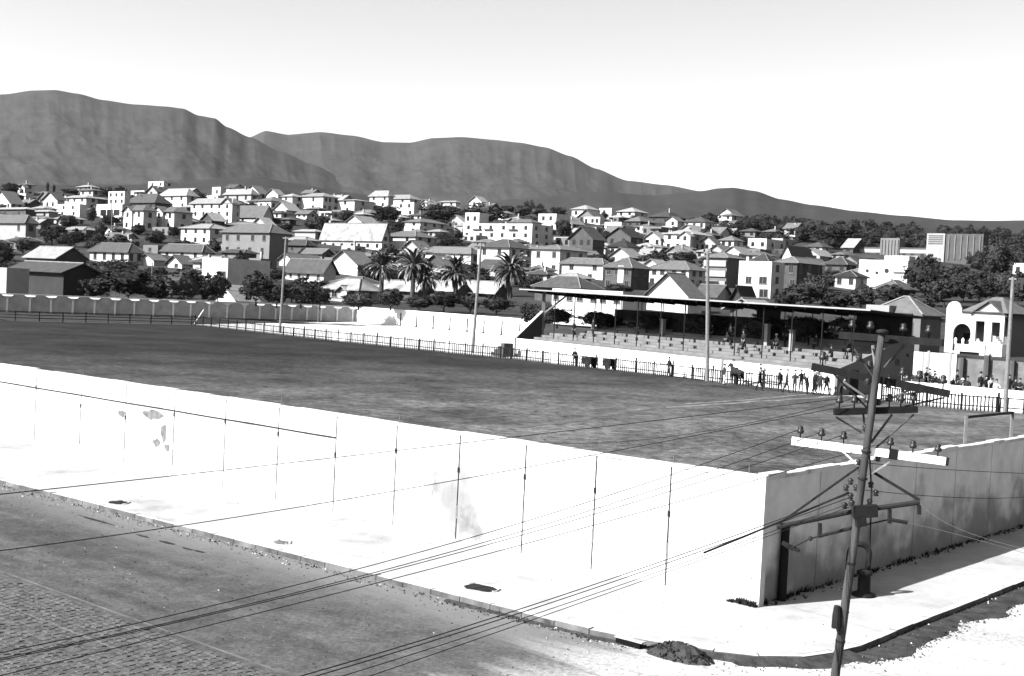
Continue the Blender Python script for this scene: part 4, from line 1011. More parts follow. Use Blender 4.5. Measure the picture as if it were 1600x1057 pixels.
Hs(1355, 1436, 1468, 493, 545, 'hip', 'G', 'M', 2, 1, 'grey house with hipped roof between the stand and the arched house', rh=2.1, D=150, lvl=1, wsz=(1.6, 1.6), ov=.35, ext=[(.55, 1.0, -.15, .6, 0, 1.12, 'flat', 'C', 'M', 0, 0)])
Hs(1582, 1612, 1630, 414, 432, 'flat', 'W', 'M', 2, 0, 'white building cut by the right edge behind the trees')

# white mission style house with the big arch
def curve_wall(name, outline, holes, thick, o, a, b, m, parent):
    cu = bpy.data.curves.new(name, 'CURVE'); cu.dimensions = '2D'; cu.fill_mode = 'BOTH'; cu.extrude = thick/2
    for lp in [outline]+holes:
        sp = cu.splines.new('POLY'); sp.points.add(len(lp)-1); sp.use_cyclic_u = True
        for k, (x, y) in enumerate(lp): sp.points[k].co = (x, y, 0, 1)
    tmp = bpy.data.objects.new(name, cu); me = bpy.data.meshes.new_from_object(tmp); bpy.data.objects.remove(tmp)
    q = MB(); nb = Vector((0, 0, 1)); 
    q.v = [tuple(o+a*v.co.x+Z*v.co.y+b*(v.co.z+thick/2)) for v in me.vertices]; q.f = [tuple(f.vertices) for f in me.polygons]; q.m = [0]*len(q.f)
    return q.build(name, m, parent)
mp_ = PD(1566, 556, 165); ma = Matrix.Rotation(math.radians(-4), 3, 'Z') @ U; mbv = Matrix.Rotation(math.radians(-4), 3, 'Z') @ V
mw = meet(mp_, ma, 1475); sc_ = mw/92.0                                   # metres per photo pixel on its front
MH = thing('mission_house', mp_, 'white arched house with shaped gable and balustraded stair, right edge', 'house', GH)
X = lambda px: (1567-px)*sc_                                             # from the right corner, leftwards
Yv = lambda py, px: hgt(mp_+ma*X(px), py)
yb0 = 0.0; eave = Yv(490, 1567); apex = Yv(473, 1543)
arch = [(X(1488), 0.3), (X(1516), 0.3)]; cx0 = X(1502); ra = (X(1488)-X(1516))/2; ah = Yv(521, 1502)
arch = [(cx0+ra*math.cos(t), ah+ra*1.05*math.sin(t)) for t in [math.pi*k/14 for k in range(15)]]+[(cx0-ra, .2), (cx0+ra, .2)]
t1 = (X(1488)); tw_t = Yv(471, 1486)
rt = (X(1476)-X(1498))/2; tc = X(1487)
outl = [(0, -2), (X(1475), -2), (X(1475), tw_t-.9)]+[(tc+rt*math.cos(t), tw_t-.9+.9*math.sin(t)) for t in [math.pi*k/10 for k in range(1, 10)]]+[(X(1499), tw_t-.9), (X(1499), eave), (X(1520), eave-.1), (X(1543), apex), (X(1566), eave-.3), (0, eave-.3)]
holes = [arch, [(X(1537), 1.6), (X(1523), 1.6), (X(1523), Yv(502, 1530)), (X(1537), Yv(502, 1530))], [(X(1561), 1.6), (X(1548), 1.6), (X(1548), Yv(504, 1555)), (X(1561), Yv(504, 1555))]]
curve_wall('front_wall', outl, holes, .35, mp_, ma, mbv, M_white, MH)
q = MB(); q.obox(mp_, ma, mbv, -2, eave-.1, 0, mw, 2.2, 9); q.obox(mp_, ma, mbv, -2, eave-.1, mw-.35, mw, .36, 2.2); q.obox(mp_, ma, mbv, eave-.5, eave-.35, 0, mw-.36, .36, 2.19); q.build('house_body', M_grey, MH)  # grey on a white house: porch and flank shade put into the colour
q = MB(); q.obox(mp_, ma, mbv, -2, .2, 0, mw-.4, .36, 2.19); q.build('porch_floor', M_dark, MH)  # dark floor colour stands in for the porch shade
q = MB(); q.obox(mp_, ma, mbv, .3, 2.6, mw*.7, mw*.8, 2.1, 2.19); q.build('door', M_darkwood, MH)
P = lambda x, y, z: mp_+ma*x+mbv*y+Z*z
q = MB(); g0, g1, gm = X(1520)+.5, X(1566)-.5, X(1543)
for s0, s1, z_0, z_1 in ((g0, gm, eave-.35, apex+.12), (g1, gm, eave-.55, apex+.12)):
    bt = [P(s0, -.4, z_0), P(s1, -.4, z_1), P(s1, 6, z_1), P(s0, 6, z_0)]; q.hexa(bt+[x_+Z*.15 for x_ in bt])
q.build('gable_roof', ROOFS['M'], MH)
q = MB(); e0, e1 = -.6, mw-rt*2-.2; rr0 = eave+2.1
c = [P(e0, -.4, eave), P(e1, -.4, eave), P(e1, 9.5, eave), P(e0, 9.5, eave)]; a0, a1 = P(e0+3, 4.5, rr0), P(e1-2.2, 4.5, rr0)
for f in ([c[0], c[1], a1, a0], [c[1], c[2], a1], [c[2], c[3], a0, a1], [c[3], c[0], a0], c[::-1]): q.poly(f)
q.build('roof', ROOFS['M'], MH)
bp_ = P(X(1552), -2.4, 0); bl = X(1505)-X(1552)
q = MB(); q.obox(bp_, ma, mbv, -1.6, 1.2, 0, .7, 0, .3); q.obox(bp_, ma, mbv, -1.6, 1.2, bl-.7, bl, 0, .3); q.obox(bp_, ma, mbv, .25, 1.2, .7, bl-.7, 0, .3); q.build('terrace_wall', M_white, MH)
q = MB(); q.obox(bp_, ma, mbv, -1.6, .24, .7, bl-.7, .2, .28); q.build('garage_door', M_darkwood, MH)
for k in range(5):
    q = MB(); q.lathe(bp_+ma*(bl*k/4)+mbv*.15+Z*1.2, [(.16, 0), (.16, .4), (.22, .45), (.1, .75), (.05, .8)], 8); q.build('finial', M_paint, MH)
for k in range(4):
    q = MB(); q.obox(bp_, ma, mbv, -1.6, 1.5+.3*k, -1.2+.3*k-.9, -1.2+.3*k-.603, .3, 1.6); q.build('stair_step', M_paint, MH)
BOXES.append((1470, 1640, 460, 556, 165))

# ------------------------------------------------------------------ trees
def leaf_mesh(seed, nclump, per, size, flat=1.0, shell=.0, core=.62, m=M_leaf):
    rn = random.Random(seed); b = MB()
    for c in range(nclump):
        while True:
            v = Vector((rn.uniform(-1, 1), rn.uniform(-1, 1), rn.uniform(-1, 1)))
            if shell < v.length < 1: break
        lump = .82+.35*noise.noise(v*1.6+Vector((seed, 0, 0)))
        v = v*lump; cr = rn.uniform(.14, .27)
        for _ in range(per):
            o_ = Vector((rn.gauss(0, 1), rn.gauss(0, 1), rn.gauss(0, .8))).normalized()*cr*rn.uniform(.4, 1); p = v+o_
            nrm = (o_*2+Vector((rn.gauss(0, 1), rn.gauss(0, 1), rn.gauss(0, 1)))*.09+Vector((0, 0, .1))).normalized()
            t = nrm.cross(Vector((rn.random(), rn.random(), rn.random()))).normalized(); s_ = nrm.cross(t); z_ = size*rn.uniform(.6, 1.3)
            b.poly([p-t*z_-s_*z_*.5, p+t*z_*.2-s_*z_*.7, p+t*z_+s_*z_*.3, p-t*z_*.3+s_*z_*.7])
    n1, n2 = 10, 7
    k0 = len(b.v)
    for j in range(n2+1):
        for i in range(n1):
            ph = math.pi*j/n2; th = 2*math.pi*i/n1; v = Vector((math.sin(ph)*math.cos(th), math.sin(ph)*math.sin(th), math.cos(ph))); b.v.append(tuple(v*core*(.9+.4*noise.noise(v*2+Vector((seed, 3, 0))))))
    for j in range(n2):
        for i in range(n1):
            a = k0+j*n1+i; c = k0+j*n1+(i+1) % n1; b.f.append((a, a+n1, c+n1, c)); b.m.append(0)
    return b.mesh('crown', m)
CROWNS = [leaf_mesh(s, 120, 18, .07, core=.7) for s in (1, 2, 3)]+[leaf_mesh(4, 120, 18, .07, core=.7, m=M_leaf2)]
ROUND = [leaf_mesh(s, 150, 16, .055, shell=.75, core=.88) for s in (11, 12)]
CYP = [leaf_mesh(21, 100, 14, .07, core=.7)]
def trunk_mesh(seed):
    rn = random.Random(seed); b = MB(); b.tube([(0, 0, -.3), (.02, .01, .4), (-.01, .02, 1)], [.09, .065, .045], 7)
    for k in range(5):
        a = rn.uniform(0, 6.28); b.tube([(0, 0, .75), (math.cos(a)*.22, math.sin(a)*.22, 1.05), (math.cos(a)*.5, math.sin(a)*.5, 1.3)], [.035, .025, .01], 5)
    return b.mesh('trunk', M_bark)
TR = [trunk_mesh(1), trunk_mesh(2)]
def tree(p, hgt_, wid, kind, label, group=None, name='tree', rnd_=random):
    r_ = thing(name, p, label, 'tree', group)
    th = hgt_*(.16 if kind != 'cyp' else .1); tk = th/1.0
    inst('trunk', rnd_.choice(TR), r_, p, rnd_.uniform(0, 6), (min(wid*.35, 2.2), min(wid*.35, 2.2), th))
    me = {'tree': CROWNS, 'round': ROUND, 'cyp': CYP}[kind]; ch = (hgt_-th*.45)/2
    inst('crown', rnd_.choice(me), r_, p+Z*(hgt_-ch), rnd_.uniform(0, 6), (wid/2, wid/2, ch))
    return r_
TREES = [
 (106, 335, 358, 35, 'round', 'clipped round tree in front of the flat fronted white block'),
 (216, 350, 368, 26, 'round', 'round dark tree at the foot of the first twin house'),
 (242, 359, 382, 38, 'round', 'broad round dark tree below the twin bay houses'),
 (271, 352, 373, 24, 'tree', 'dark tree at the right foot of the second twin house'),
 (35, 371, 397, 26, 'tree', 'dark tree beside the cream house at the left edge'),
 (200, 413, 470, 96, 'tree', 'wide dark tree in the yard behind the end wall'),
 (287, 417, 474, 88, 'tree', 'big rounded dark tree behind the end wall near the thin pole'),
 (400, 425, 476, 60, 'tree', 'dark tree covering the side of the white modern house'),
 (470, 434, 480, 72, 'tree', 'dark tree below the low house with four tall windows'),
 (340, 425, 472, 40, 'tree', 'dark tree left of the white modern house'),
 (605, 319, 352, 48, 'tree', 'dark feathery tree below the left skyline houses'),
 (688, 316, 352, 72, 'tree', 'left of the two big dark trees in the centre of the town'),
 (757, 317, 354, 74, 'tree', 'right of the two big dark trees in the centre of the town'),
 (825, 336, 358, 34, 'round', 'round dark tree left of the arched porch house'),
 (880, 340, 376, 30, 'tree', 'dark tree at the right of the arched porch house'),
 (540, 388, 404, 40, 'tree', 'dark shrubby tree below the long patchy roofed house'),
 (610, 447, 484, 52, 'tree', 'dark bushy tree before the left mottled shed'),
 (693, 452, 486, 64, 'tree', 'dark bushy tree before the middle mottled shed'),
 (735, 458, 488, 36, 'tree', 'small dark tree between the mottled sheds'),
 (1022, 392, 420, 50, 'tree', 'dark leafy tree left of the grey three storey block'),
 (1068, 390, 420, 44, 'tree', 'dark leafy tree right of the broad pale roofed house'),
 (1310, 346, 382, 80, 'tree', 'massive dark tree crown on the far right hillside'),
 (1345, 362, 386, 50, 'tree', 'dark tree at the right shoulder of the massive crown'),
 (1445, 405, 468, 76, 'tree', 'dark tree mass right of the round windowed house'),
 (1505, 415, 470, 70, 'tree', 'dark tree mass below the ribbed tower'),
 (1556, 368, 440, 56, 'tree', 'tall dark tree right of the ribbed tower'),
 (1590, 425, 478, 60, 'tree', 'dark tree at the right edge above the arched house'),
 (1250, 440, 482, 70, 'tree', 'dark tree rising above the right half of the stand roof'),
 (1305, 452, 488, 66, 'tree', 'dark tree above the right end of the stand roof'),
 (1225, 455, 484, 40, 'tree', 'small dark tree below the dark brown tall house'),
 (1430, 455, 500, 70, 'tree', 'dark tree behind the grey house by the stand'),
 (150, 430, 472, 60, 'tree', 'dark bush at the right end of the black yard building'),
 (243, 436, 474, 60, 'tree', 'dark bush between the two wide yard trees'),
 (325, 430, 474, 44, 'tree', 'dark bush right of the big rounded yard tree'),
 (432, 440, 480, 56, 'tree', 'dark bush left of the tall pale pole behind the wall'),
 (500, 446, 482, 40, 'tree', 'dark bush left of the patchy roofed shed'),
 (560, 458, 484, 60, 'tree', 'low dark bush in front of the patchy roofed shed'),
 (655, 460, 486, 50, 'tree', 'low dark bush at the joint of the two left mottled sheds'),
 (775, 462, 490, 60, 'tree', 'low dark bush by the left end of the stand roof'),
 (580, 405, 450, 46, 'tree', 'dark bush left of the palm row'),
 (630, 418, 452, 56, 'tree', 'dark bush under the second palm'),
 (745, 424, 454, 60, 'tree', 'dark bush between the palm row and the tall pole'),
 (830, 428, 456, 46, 'tree', 'dark bush right of the large palm'),
 (1270, 428, 478, 50, 'tree', 'dark tree left of the low white house on the right'),
 (1345, 446, 486, 60, 'tree', 'dark tree in front of the grey roof in the trees'),
 (1390, 440, 478, 50, 'tree', 'dark tree below the streamlined house'),
 (1475, 428, 480, 70, 'tree', 'dark tree filling the slope left of the arched house tower'),
 (1530, 430, 476, 66, 'tree', 'dark tree above the gable of the arched house'),
 (1450, 398, 436, 44, 'tree', 'dark tree before the long school like building'),
 (1290, 350, 384, 50, 'tree', 'dark tree at the left shoulder of the massive crown'),
 (1400, 370, 392, 50, 'tree', 'dark tree behind the ribbed towers'),
 (74, 283, 303, 6, 'cyp', 'left of two small cypresses on the left skyline'),
 (84, 287, 304, 6, 'cyp', 'right of two small cypresses on the left skyline'),
]
TB = []
for i, (x, yt, yb, w, k, lab) in enumerate(TREES):
    v = yh(x)-yb; D = DV(v) if yb < 470 else {True: 200, False: DV(v)}[x < 560]
    if 1200 < x < 1340 and yb > 480: D = 140
    if x >= 560 and x < 800 and yb > 480: D = 205
    p = PD(x, yb, D); tree(p, hgt(p, yt), w*D/F, k, lab); BOXES.append((x-w/2, x+w/2, yt, yb, D)); TB.append((x-w*.4, x+w*.4, yt, yb))
# crowns under and behind the stand
for i, (x, yt, yb, w) in enumerate(((830, 470, 512, 44), (850, 474, 512, 50), (870, 478, 512, 60), (935, 484, 516, 80), (1010, 488, 520, 90), (1100, 488, 526, 90), (1190, 492, 530, 80), (1255, 490, 534, 80), (1320, 492, 538, 70))):
    D = 158-i*6; p = PD(x, yb, D); tree(p, hgt(p, yt), w*D/F, 'tree', 'dark tree seen in the shade behind the grandstand seats', 'trees behind the grandstand')
# date palms
pb = MB(); rn = random.Random(4)
for k in range(100):
    a = rn.uniform(0, 6.28); el = rn.uniform(-.7, 1.45); L_ = rn.uniform(.85, 1.1); d = Vector((math.cos(a), math.sin(a), 0)); pts = []
    for j in range(7):
        t = j/6; ang = el-1.15*t*t; pts.append((pts[-1] if pts else Vector((0, 0, 0)))+(d*math.cos(ang)+Z*math.sin(ang))*L_/7)
    s_ = Vector((-d.y, d.x, 0))
    for j in range(6):
        w0 = .06*math.sin(math.pi*(j+.3)/6.6); w1 = .06*math.sin(math.pi*(j+1.3)/6.6)
        for sg in (-1, 1): pb.poly([pts[j], pts[j+1], pts[j+1]+s_*sg*w1-Z*.03, pts[j]+s_*sg*w0-Z*.03])
PALM = pb.mesh('fronds', mat('palm_frond', .022, .5, 2, rough=.5, rnd=.2, spec=.5))
pt = MB(); pt.tube([(0, 0, -.5), (0, 0, .5), (.02, 0, 1)], [.5, .42, .5], 9); PT = pt.mesh('trunk', M_bark)
for i, (x, yc, yb, w, lab) in enumerate(((596, 412, 446, 52, 'leftmost date palm of the row beside the plain white gable'), (645, 410, 450, 66, 'second date palm from the left in the palm row'), (712, 420, 452, 60, 'third date palm, in the middle of the palm row left of the pole'),
                                    (797, 418, 452, 66, 'large date palm right of the tall pole'), (665, 428, 456, 50, 'lower date palm in front of the middle of the palm row'))):
    D = 225; yc += 6; p = PD(x, yb, D); r_ = thing('date_palm', p, lab, 'palm tree', 'date palms behind the sideline wall'); hc = hgt(p, yc)
    inst('trunk', PT, r_, p, i, (.9, .9, hc)); inst('fronds', PALM, r_, p+Z*hc, i*1.3, (w*D/F/2*1.15,)*3); BOXES.append((x-w/2, x+w/2, yc-25, yb, D)); TB.append((x-w*.4, x+w*.4, yc-20, yb))
rf_ = random.Random(77); cntf = 0
def fill_trees(n, xmax):
    global cntf
    tries = 0
    while cntf < n and tries < 30000:
        tries += 1
        x = rf_.uniform(-20, xmax); yb = rf_.uniform(305, 478); v = yh(x)-yb
        if v > 128 or v < -40 or (x > 1200 and yb > 470) or (x > 820 and yb > 466): continue
        if x > 1130 and yb < 352+(x-1130)*.06: continue
        D = DV(v); hh = rf_.uniform(3.5, 8.0); wd = rf_.uniform(4.5, 10.0); ph = hh*F/D; pw_ = wd*F/D
        bad = False
        for (a, b_, c, d_2, Dd) in BOXES:
            if x+pw_*.36 > a+1 and x-pw_*.36 < b_-1 and yb-ph < d_2-(d_2-c)*.3 and yb > c+2 and D < Dd+12: bad = True; break
        if bad: continue
        p = PD(x, yb, D); p.z = min(p.z, zt(p.x, p.y)+.2)
        lab = 'dark leafy tree between the houses, %s %s of the town' % ('upper' if yb < 350 else ('middle' if yb < 400 else 'lower'), ['left edge', 'left part', 'left centre', 'centre', 'right centre', 'right part'][min(5, max(0, int(x/267)))])
        tree(p, hh, wd, 'tree' if rf_.random() < .75 else 'round', lab, 'trees between the hillside houses', rnd_=rf_); cntf += 1
        if xmax < 1300: TBX.append((x-pw_*.3, x+pw_*.3, yb-ph*.8, yb, D))
TBX = []
fill_trees(130, 1180); BOXES += TBX
# smaller houses packed into the gaps, each described by its neighbour
rfh = random.Random(31); used = set(); nh = 0; tr_ = 0; named0 = [n for n in NAMED if len(n[2].split(',')[0].split()) <= 9]
while nh < 200 and tr_ < 60000:
    tr_ += 1
    x = rfh.uniform(-5, 1430); yb = rfh.uniform(308, 470); v = yh(x)-yb
    if v > 126 or v < -34 or (x > 820 and yb > 450) or (x > 1150 and yb < 372) or (x > 1250 and (yb < 395 or yb > 440)) or (x < 560 and yb > 428): continue
    D = DV(v); hm = rfh.choice([2.6, 3.0, 3.6, 5.0, 5.8]); wm = rfh.uniform(5.5, 11); dm = rfh.uniform(5, 9)
    xl, xr, ye = x-wm*.77*F/D, x+dm*.6*F/D, yb-hm*F/D; ok = True
    for (a_, b_, c_, d2_, Dd) in BOXES:
        if xr < a_+2 or xl > b_-2: continue
        if abs(D-Dd) < 9: ok = False; break
        if Dd > D and ye-7 < d2_-.34*(d2_-c_): ok = False; break
        if Dd < D and xl > a_-6 and xr < b_+6 and ye-5 > c_+4: ok = False; break
    if not ok: continue
    wl = rfh.choice('WWWCCCGGD'); rt = rfh.choice(['hip', 'hip', 'hip', 'ga', 'gb', 'flat']); rr2 = rfh.choice('LLMMR'); lab = None
    for (nx_, ny_, nl_) in sorted(named0, key=lambda n: (n[0]-x)**2+(n[1]-(ye+yb)/2)**2)[:4]:
        rel = ('left of' if x < nx_ else 'right of') if abs(x-nx_) > abs(yb-ny_) else ('below' if yb > ny_ else 'above')
        t_ = 'small %s %s house %s the %s' % ({'W': 'white', 'C': 'cream', 'G': 'grey', 'D': 'dark'}[wl], {'hip': 'hipped', 'ga': 'gabled', 'gb': 'gabled', 'flat': 'flat'}[rt], rel, nl_.split(',')[0])
        if t_ not in used and len(t_.split()) <= 16: lab = t_; break
    if not lab: continue
    used.add(lab); nh += 1
    Hs(xl, x, xr, ye, yb, rt, wl, rr2, max(1, int(wm/3)), max(1, int(dm/4)), lab, chim=1 if rfh.random() < .3 else 0, ext=[(.0, .45, -.3, .05, 0, .8, rfh.choice(['ga', 'flat', 'hip']), wl, rr2, 1, 0)] if rfh.random() < .35 else ())
print('filler houses', nh)
# filler trees and shrubs in the gaps between the houses
fill_trees(222, 1600)
# distant specks of houses on the wooded right slope
for k in range(16):
    x = rf_.uniform(1060, 1560); y = yh(x)-rf_.uniform(116, 128) if x < 1200 else yh(x)-rf_.uniform(108, 122)
    D = 690; p = PD(x, y, D); p.z = min(p.z, zt(p.x, p.y)); r_ = thing('far_house', p, 'tiny pale far off house on the wooded right hand slope', 'house', 'tiny houses on the far right slope')
    block(r_, p, U, V, rf_.uniform(4, 7), 5, 3.2, rf_.choice(['hip', 'ga', 'flat']), WALLS[rf_.choice('WWC')], ROOFS['M'], 0, 0, found=3)
wood = MB(); CR = [(c_, [v.co.copy() for v in c_.vertices], [tuple(f.vertices) for f in c_.polygons]) for c_ in CROWNS[:2]]
for k in range(75):                                  # the far wooded slope, one mass at this distance
    x = rf_.uniform(1100, 1640); v = rf_.uniform(96, 124); D = rf_.uniform(540, 690); p = PD(x, yh(x)-v, D); p.z = zt(p.x, p.y)
    r1 = rf_.uniform(3.5, 7); h1 = rf_.uniform(2.5, 4.6); c_, vs, fs = CR[k % 2]; b0_ = len(wood.v); ca, sa = math.cos(k), math.sin(k)
    wood.v += [(p.x+(q_.x*ca-q_.y*sa)*r1, p.y+(q_.x*sa+q_.y*ca)*r1, p.z+h1*.7+q_.z*h1) for q_ in vs]
    wood.f += [tuple(b0_+t for t in f) for f in fs]; wood.m += [0]*len(fs)
tag(wood.build('distant_wood', M_leaf), 'far off dark wood covering the slope behind the right hand houses', None, None, 'stuff')

# ------------------------------------------------------------------ poles on and behind the field
def pole(x0, y0, x1, y1, D, r0, r1, label, arm=None, name='light_pole', m=M_polewood, z=None):
    p = G(x1, y1) if D is None else PD(x1, y1, D); t = PD(x0, y0, p.y); r_ = thing(name, p, label, 'pole', 'tall poles round the field' if D is None else 'utility poles in the town')
    q = MB(); q.tube([p-Z*.3, p.lerp(t, .5), t], [r0, (r0+r1)/2, r1], 8); q.build('shaft', m, r_)
    if arm:
        q = MB(); c = p.lerp(t, arm[2]); q.beam(c-E_*arm[0], c+E_*arm[1], .1, .12); q.build('crossarm', m, r_)
        for k in (-arm[0]*.9, arm[1]*.9):
            q = MB(); q.lathe(c+E_*k+Z*.05, [(.04, 0), (.1, .08), (.06, .25)], 6); q.build('insulator', M_porc, r_)
    return r_, p, t
M_palepole = mat('pale_pole', .085, .3, 4)
pole(447, 370, 437, 521, None, .19, .13, 'tall pale pole with short crossarm beside the left sideline fence', (.9, .9, .985), m=M_palepole)
pole(752, 380, 738, 553, None, .19, .13, 'tall pale pole by the stepped stair left of the grandstand', (.8, .8, .98), m=M_palepole)
pole(1106, 392, 1105, 596, None, .19, .13, 'tall pole in front of the middle of the grandstand', (.5, .5, .985), m=M_palepole)
pole(1583, 433, 1570, 645, None, .17, .12, 'tall pole beside the fence at the right edge', (.3, .3, .985), m=M_palepole)
pole(238, 410, 236, 468, 205, .1, .08, 'thin pole rising behind the end wall by the dark trees', m=M_palepole)
pole(174, 312, 175, 376, 440, .16, .12, 'thin pale pole in front of the veranda house', m=M_palepole)
pole(1395, 480, 1397, 545, 118, .06, .05, 'thin pole with white insulator beside the grey house', m=M_iron)
lp = G(497, 502, .8); lpt = PD(499, 459, lp.y); r_ = thing('gallows_lamp', lp, 'pale lamp post with a short arm on the bank before the end wall', 'lamp post')
q = MB(); q.tube([lp-Z*.3, lpt], .09, 7); q.build('shaft', M_palepole, r_); q = MB(); q.beam(lpt, lpt+E_*1.1, .1, .1); q.build('arm', M_palepole, r_)
cf = G(303, 507); q = MB(); q.tube([cf, cf+Vector((1.2, .6, 2.2))], .06, 6); o = q.build('leaning_stake', M_paint, org=cf); tag(o, 'white leaning stake at the far left corner of the field fence', 'stake')
# goal at the right end
gp0, gp1 = PD(1510, 652, 56.8), PD(1582, 645, 61.0); gz = (gp0.z+gp1.z)/2
GO = thing('goal', Vector((gp0.x, gp0.y, 0)), 'pale wooden goal frame behind the shaded side wall', 'goal')
for p in (gp0, gp1): q = MB(); q.beam(Vector((p.x, p.y, -.1)), Vector((p.x, p.y, gz+.05)), .12, .12); q.build('post', M_palepole, GO)
q = MB(); q.beam(Vector((gp0.x, gp0.y, gz)), Vector((gp1.x, gp1.y, gz)), .12, .12); q.build('crossbar', M_wood, GO)
# handcarts by the fence
def cart(px, py, L_, label):
    p = G(px, py); r_ = thing('handcart', p, label, 'handcart', 'handcarts by the fence')
    q = MB(); q.obox(p, E_, M_, .35, 1.0, -L_/2, L_/2, -.4, .4); q.build('body', M_darkwood, r_)
    for sg in (-1, 1):
        q = MB(); c = p+E_*(L_*.15)+M_*(.46*sg)+Z*.36; q.tube([c-M_*.03, c+M_*.03], .36, 14); q.build('wheel', M_iron, r_)
        q = MB(); q.beam(p+E_*(-L_/2)+M_*.3*sg+Z*.7, p+E_*(-L_/2-.7)+M_*.3*sg+Z*.95, .05, .05); q.build('shaft_handle', M_darkwood, r_)
cart(920, 575, 1.5, 'dark wooden handcart just right of the man by the fence')
cart(952, 578, 1.2, 'second dark handcart further right along the fence')

# ------------------------------------------------------------------ people and the horse
def skin(chains, root, mats_by, name, sub=1):
    verts = []; edges = []; rad = []; idx = {}
    for ch in chains:
        prev = None
        for (x, y, z, r0) in ch:
            key = (round(x, 3), round(y, 3), round(z, 3))
            if key not in idx: idx[key] = len(verts); verts.append(key); rad.append(r0)
            if prev is not None and prev != idx[key]: edges.append((prev, idx[key]))
            prev = idx[key]
    me = bpy.data.meshes.new(name); me.from_pydata(verts, edges, []); ob = bpy.data.objects.new(name, me); COL.objects.link(ob)
    sm = ob.modifiers.new('s', 'SKIN'); sv = me.skin_vertices[0].data
    for i, r0 in enumerate(rad):
        rr = r0 if isinstance(r0, tuple) else (r0, r0); sv[i].radius = rr; sv[i].use_root = (verts[i] == tuple(round(t, 3) for t in root))
    ob.modifiers.new('u', 'SUBSURF').levels = sub
    dg = bpy.context.evaluated_depsgraph_get(); m2 = bpy.data.meshes.new_from_object(ob.evaluated_get(dg)); bpy.data.objects.remove(ob)
    m2.name = name; m2.materials.clear()
    ml = []
    for f in m2.polygons:
        m_ = mats_by(f.center)
        if m_ not in ml: ml.append(m_); m2.materials.append(m_)
        f.material_index = ml.index(m_); f.use_smooth = True
    return m2
def body(pose, jacket=M_cloth, legs=M_cloth):
    lean = {'bend': .55, 'sit': .1, 'walk': .06, 'stand': 0, 'arms': .03}[pose]; hz = .92 if pose != 'sit' else .5
    hip = (0, 0, hz, (.15, .12)); 
    def up(t, dx=0): return (dx, -math.sin(lean)*t, hz+math.cos(lean)*t)
    sp = up(.25)+((.15, .11),); chs = up(.45)+((.18, .12),); nk = up(.58)+(.055,); hd0 = up(.66)+((.075, .085),); hd1 = up(.76)+((.08, .095),); hd2 = up(.83)+((.06, .07),)
    ch = [[hip, sp, chs, nk, hd0, hd1, hd2]]
    hx, hy, hz2 = hd1[:3]; ch.append([hd1, (hx, hy-.115, hz2-.02, .016)])          # nose
    for sg in (-1, 1):
        sh = up(.47, sg*.2)+(.07,)
        if pose == 'arms': el = (sg*.27, -.12, hz+.25, .05); wr = (sg*.08, -.3, hz+.22, .036)
        elif pose == 'bend': el = (sg*.24, sh[1]-.15, sh[2]-.26, .05); wr = (sg*.16, sh[1]-.3, sh[2]-.42, .036)
        elif pose == 'sit': el = (sg*.26, -.1, hz+.22, .05); wr = (sg*.13, -.34, hz+.12, .036)
        else: s2 = sg*(.12 if pose == 'walk' else .03); el = (sg*.25, s2*.5+.02, hz+.18, .05); wr = (sg*.24, -s2-.05, hz-.06, .036)
        ch.append([chs, sh, el, wr])
        w = Vector(wr[:3]); d = (w-Vector(el[:3])).normalized(); side = Vector((0, 1, 0)) if abs(d.z) > .7 else Vector((0, 0, 1))
        palm = w+d*.07; ch.append([wr, (palm.x, palm.y, palm.z, .034)])
        for k in range(4):
            f = palm+side*(k-1.5)*.02+d*.03; e = f+d*(.045+.008*(k in (1, 2)))+Vector((-sg*.012, 0, 0)); ch.append([(palm.x, palm.y, palm.z, .034), (f.x, f.y, f.z, .011), (e.x, e.y, e.z, .008)])
        th = w+d*.05-side*.045; ch.append([wr, (th.x, th.y, th.z, .012)])
        hj = (sg*.095, 0, hz-.06, .1)
        if pose == 'sit': kn = (sg*.12, -.42, .52, .07); an = (sg*.12, -.4, .09, .045)
        else:
            s2 = sg*(.22 if pose == 'walk' else .05); kn = (sg*.1, -s2*.6-.03, .49, .07); an = (sg*.1, -s2*1.0+(.06 if s2 < 0 else 0), .09, .048)
        ch.append([hip, hj, kn, an, (an[0]*1.1, an[1]-.16, .05, .042)])
    ws = [c for c in ch if len(c) == 4 and abs(c[3][3]-.036) < 1e-6]
    hd = Vector(hd0[:3])
    hands = [Vector(c[3][:3]) for c in ws]; hv = Vector(up(1)[:3])-Vector(up(0)[:3])
    def mb_(c):
        if (c-hd).dot(hv) > -.03 and (c-hd).length < .4: return M_skin
        if min((c-h_).length for h_ in hands) < .14: return M_skin
        if c.z < hz-.02 or (pose == 'sit' and c.y < -.2 and c.z < .62): return legs if c.z > .1 else M_iron
        return jacket
    me = skin(ch, hip[:3], mb_, 'person')
    return me, hd2[:3], lean
hat = MB(); hat.lathe((0, 0, 0), [(.17, -.01), (.17, .012), (.105, .02), (.10, .11), (.06, .13)], 12); HAT = hat.mesh('hat', M_cloth, smooth=True)
hatw = MB(); hatw.lathe((0, 0, 0), [(.17, -.01), (.17, .012), (.105, .02), (.10, .11), (.06, .13)], 12); HATW = hatw.mesh('hat', M_cloth2, smooth=True)
hr = MB(); hr.lathe((0, .015, -.06), [(.085, -.02), (.1, .03), (.085, .09), (.03, .12)], 10); HAIR = hr.mesh('hair', M_cloth, smooth=True)
BOD = {}
for ps in ('stand', 'walk', 'arms', 'bend', 'sit'): BOD[ps] = body(ps)
BOD['white'] = body('stand', M_cloth, M_cloth2); BOD['shirt'] = body('arms', M_cloth2, M_cloth); BOD['sitw'] = body('sit', M_cloth2, M_cloth)
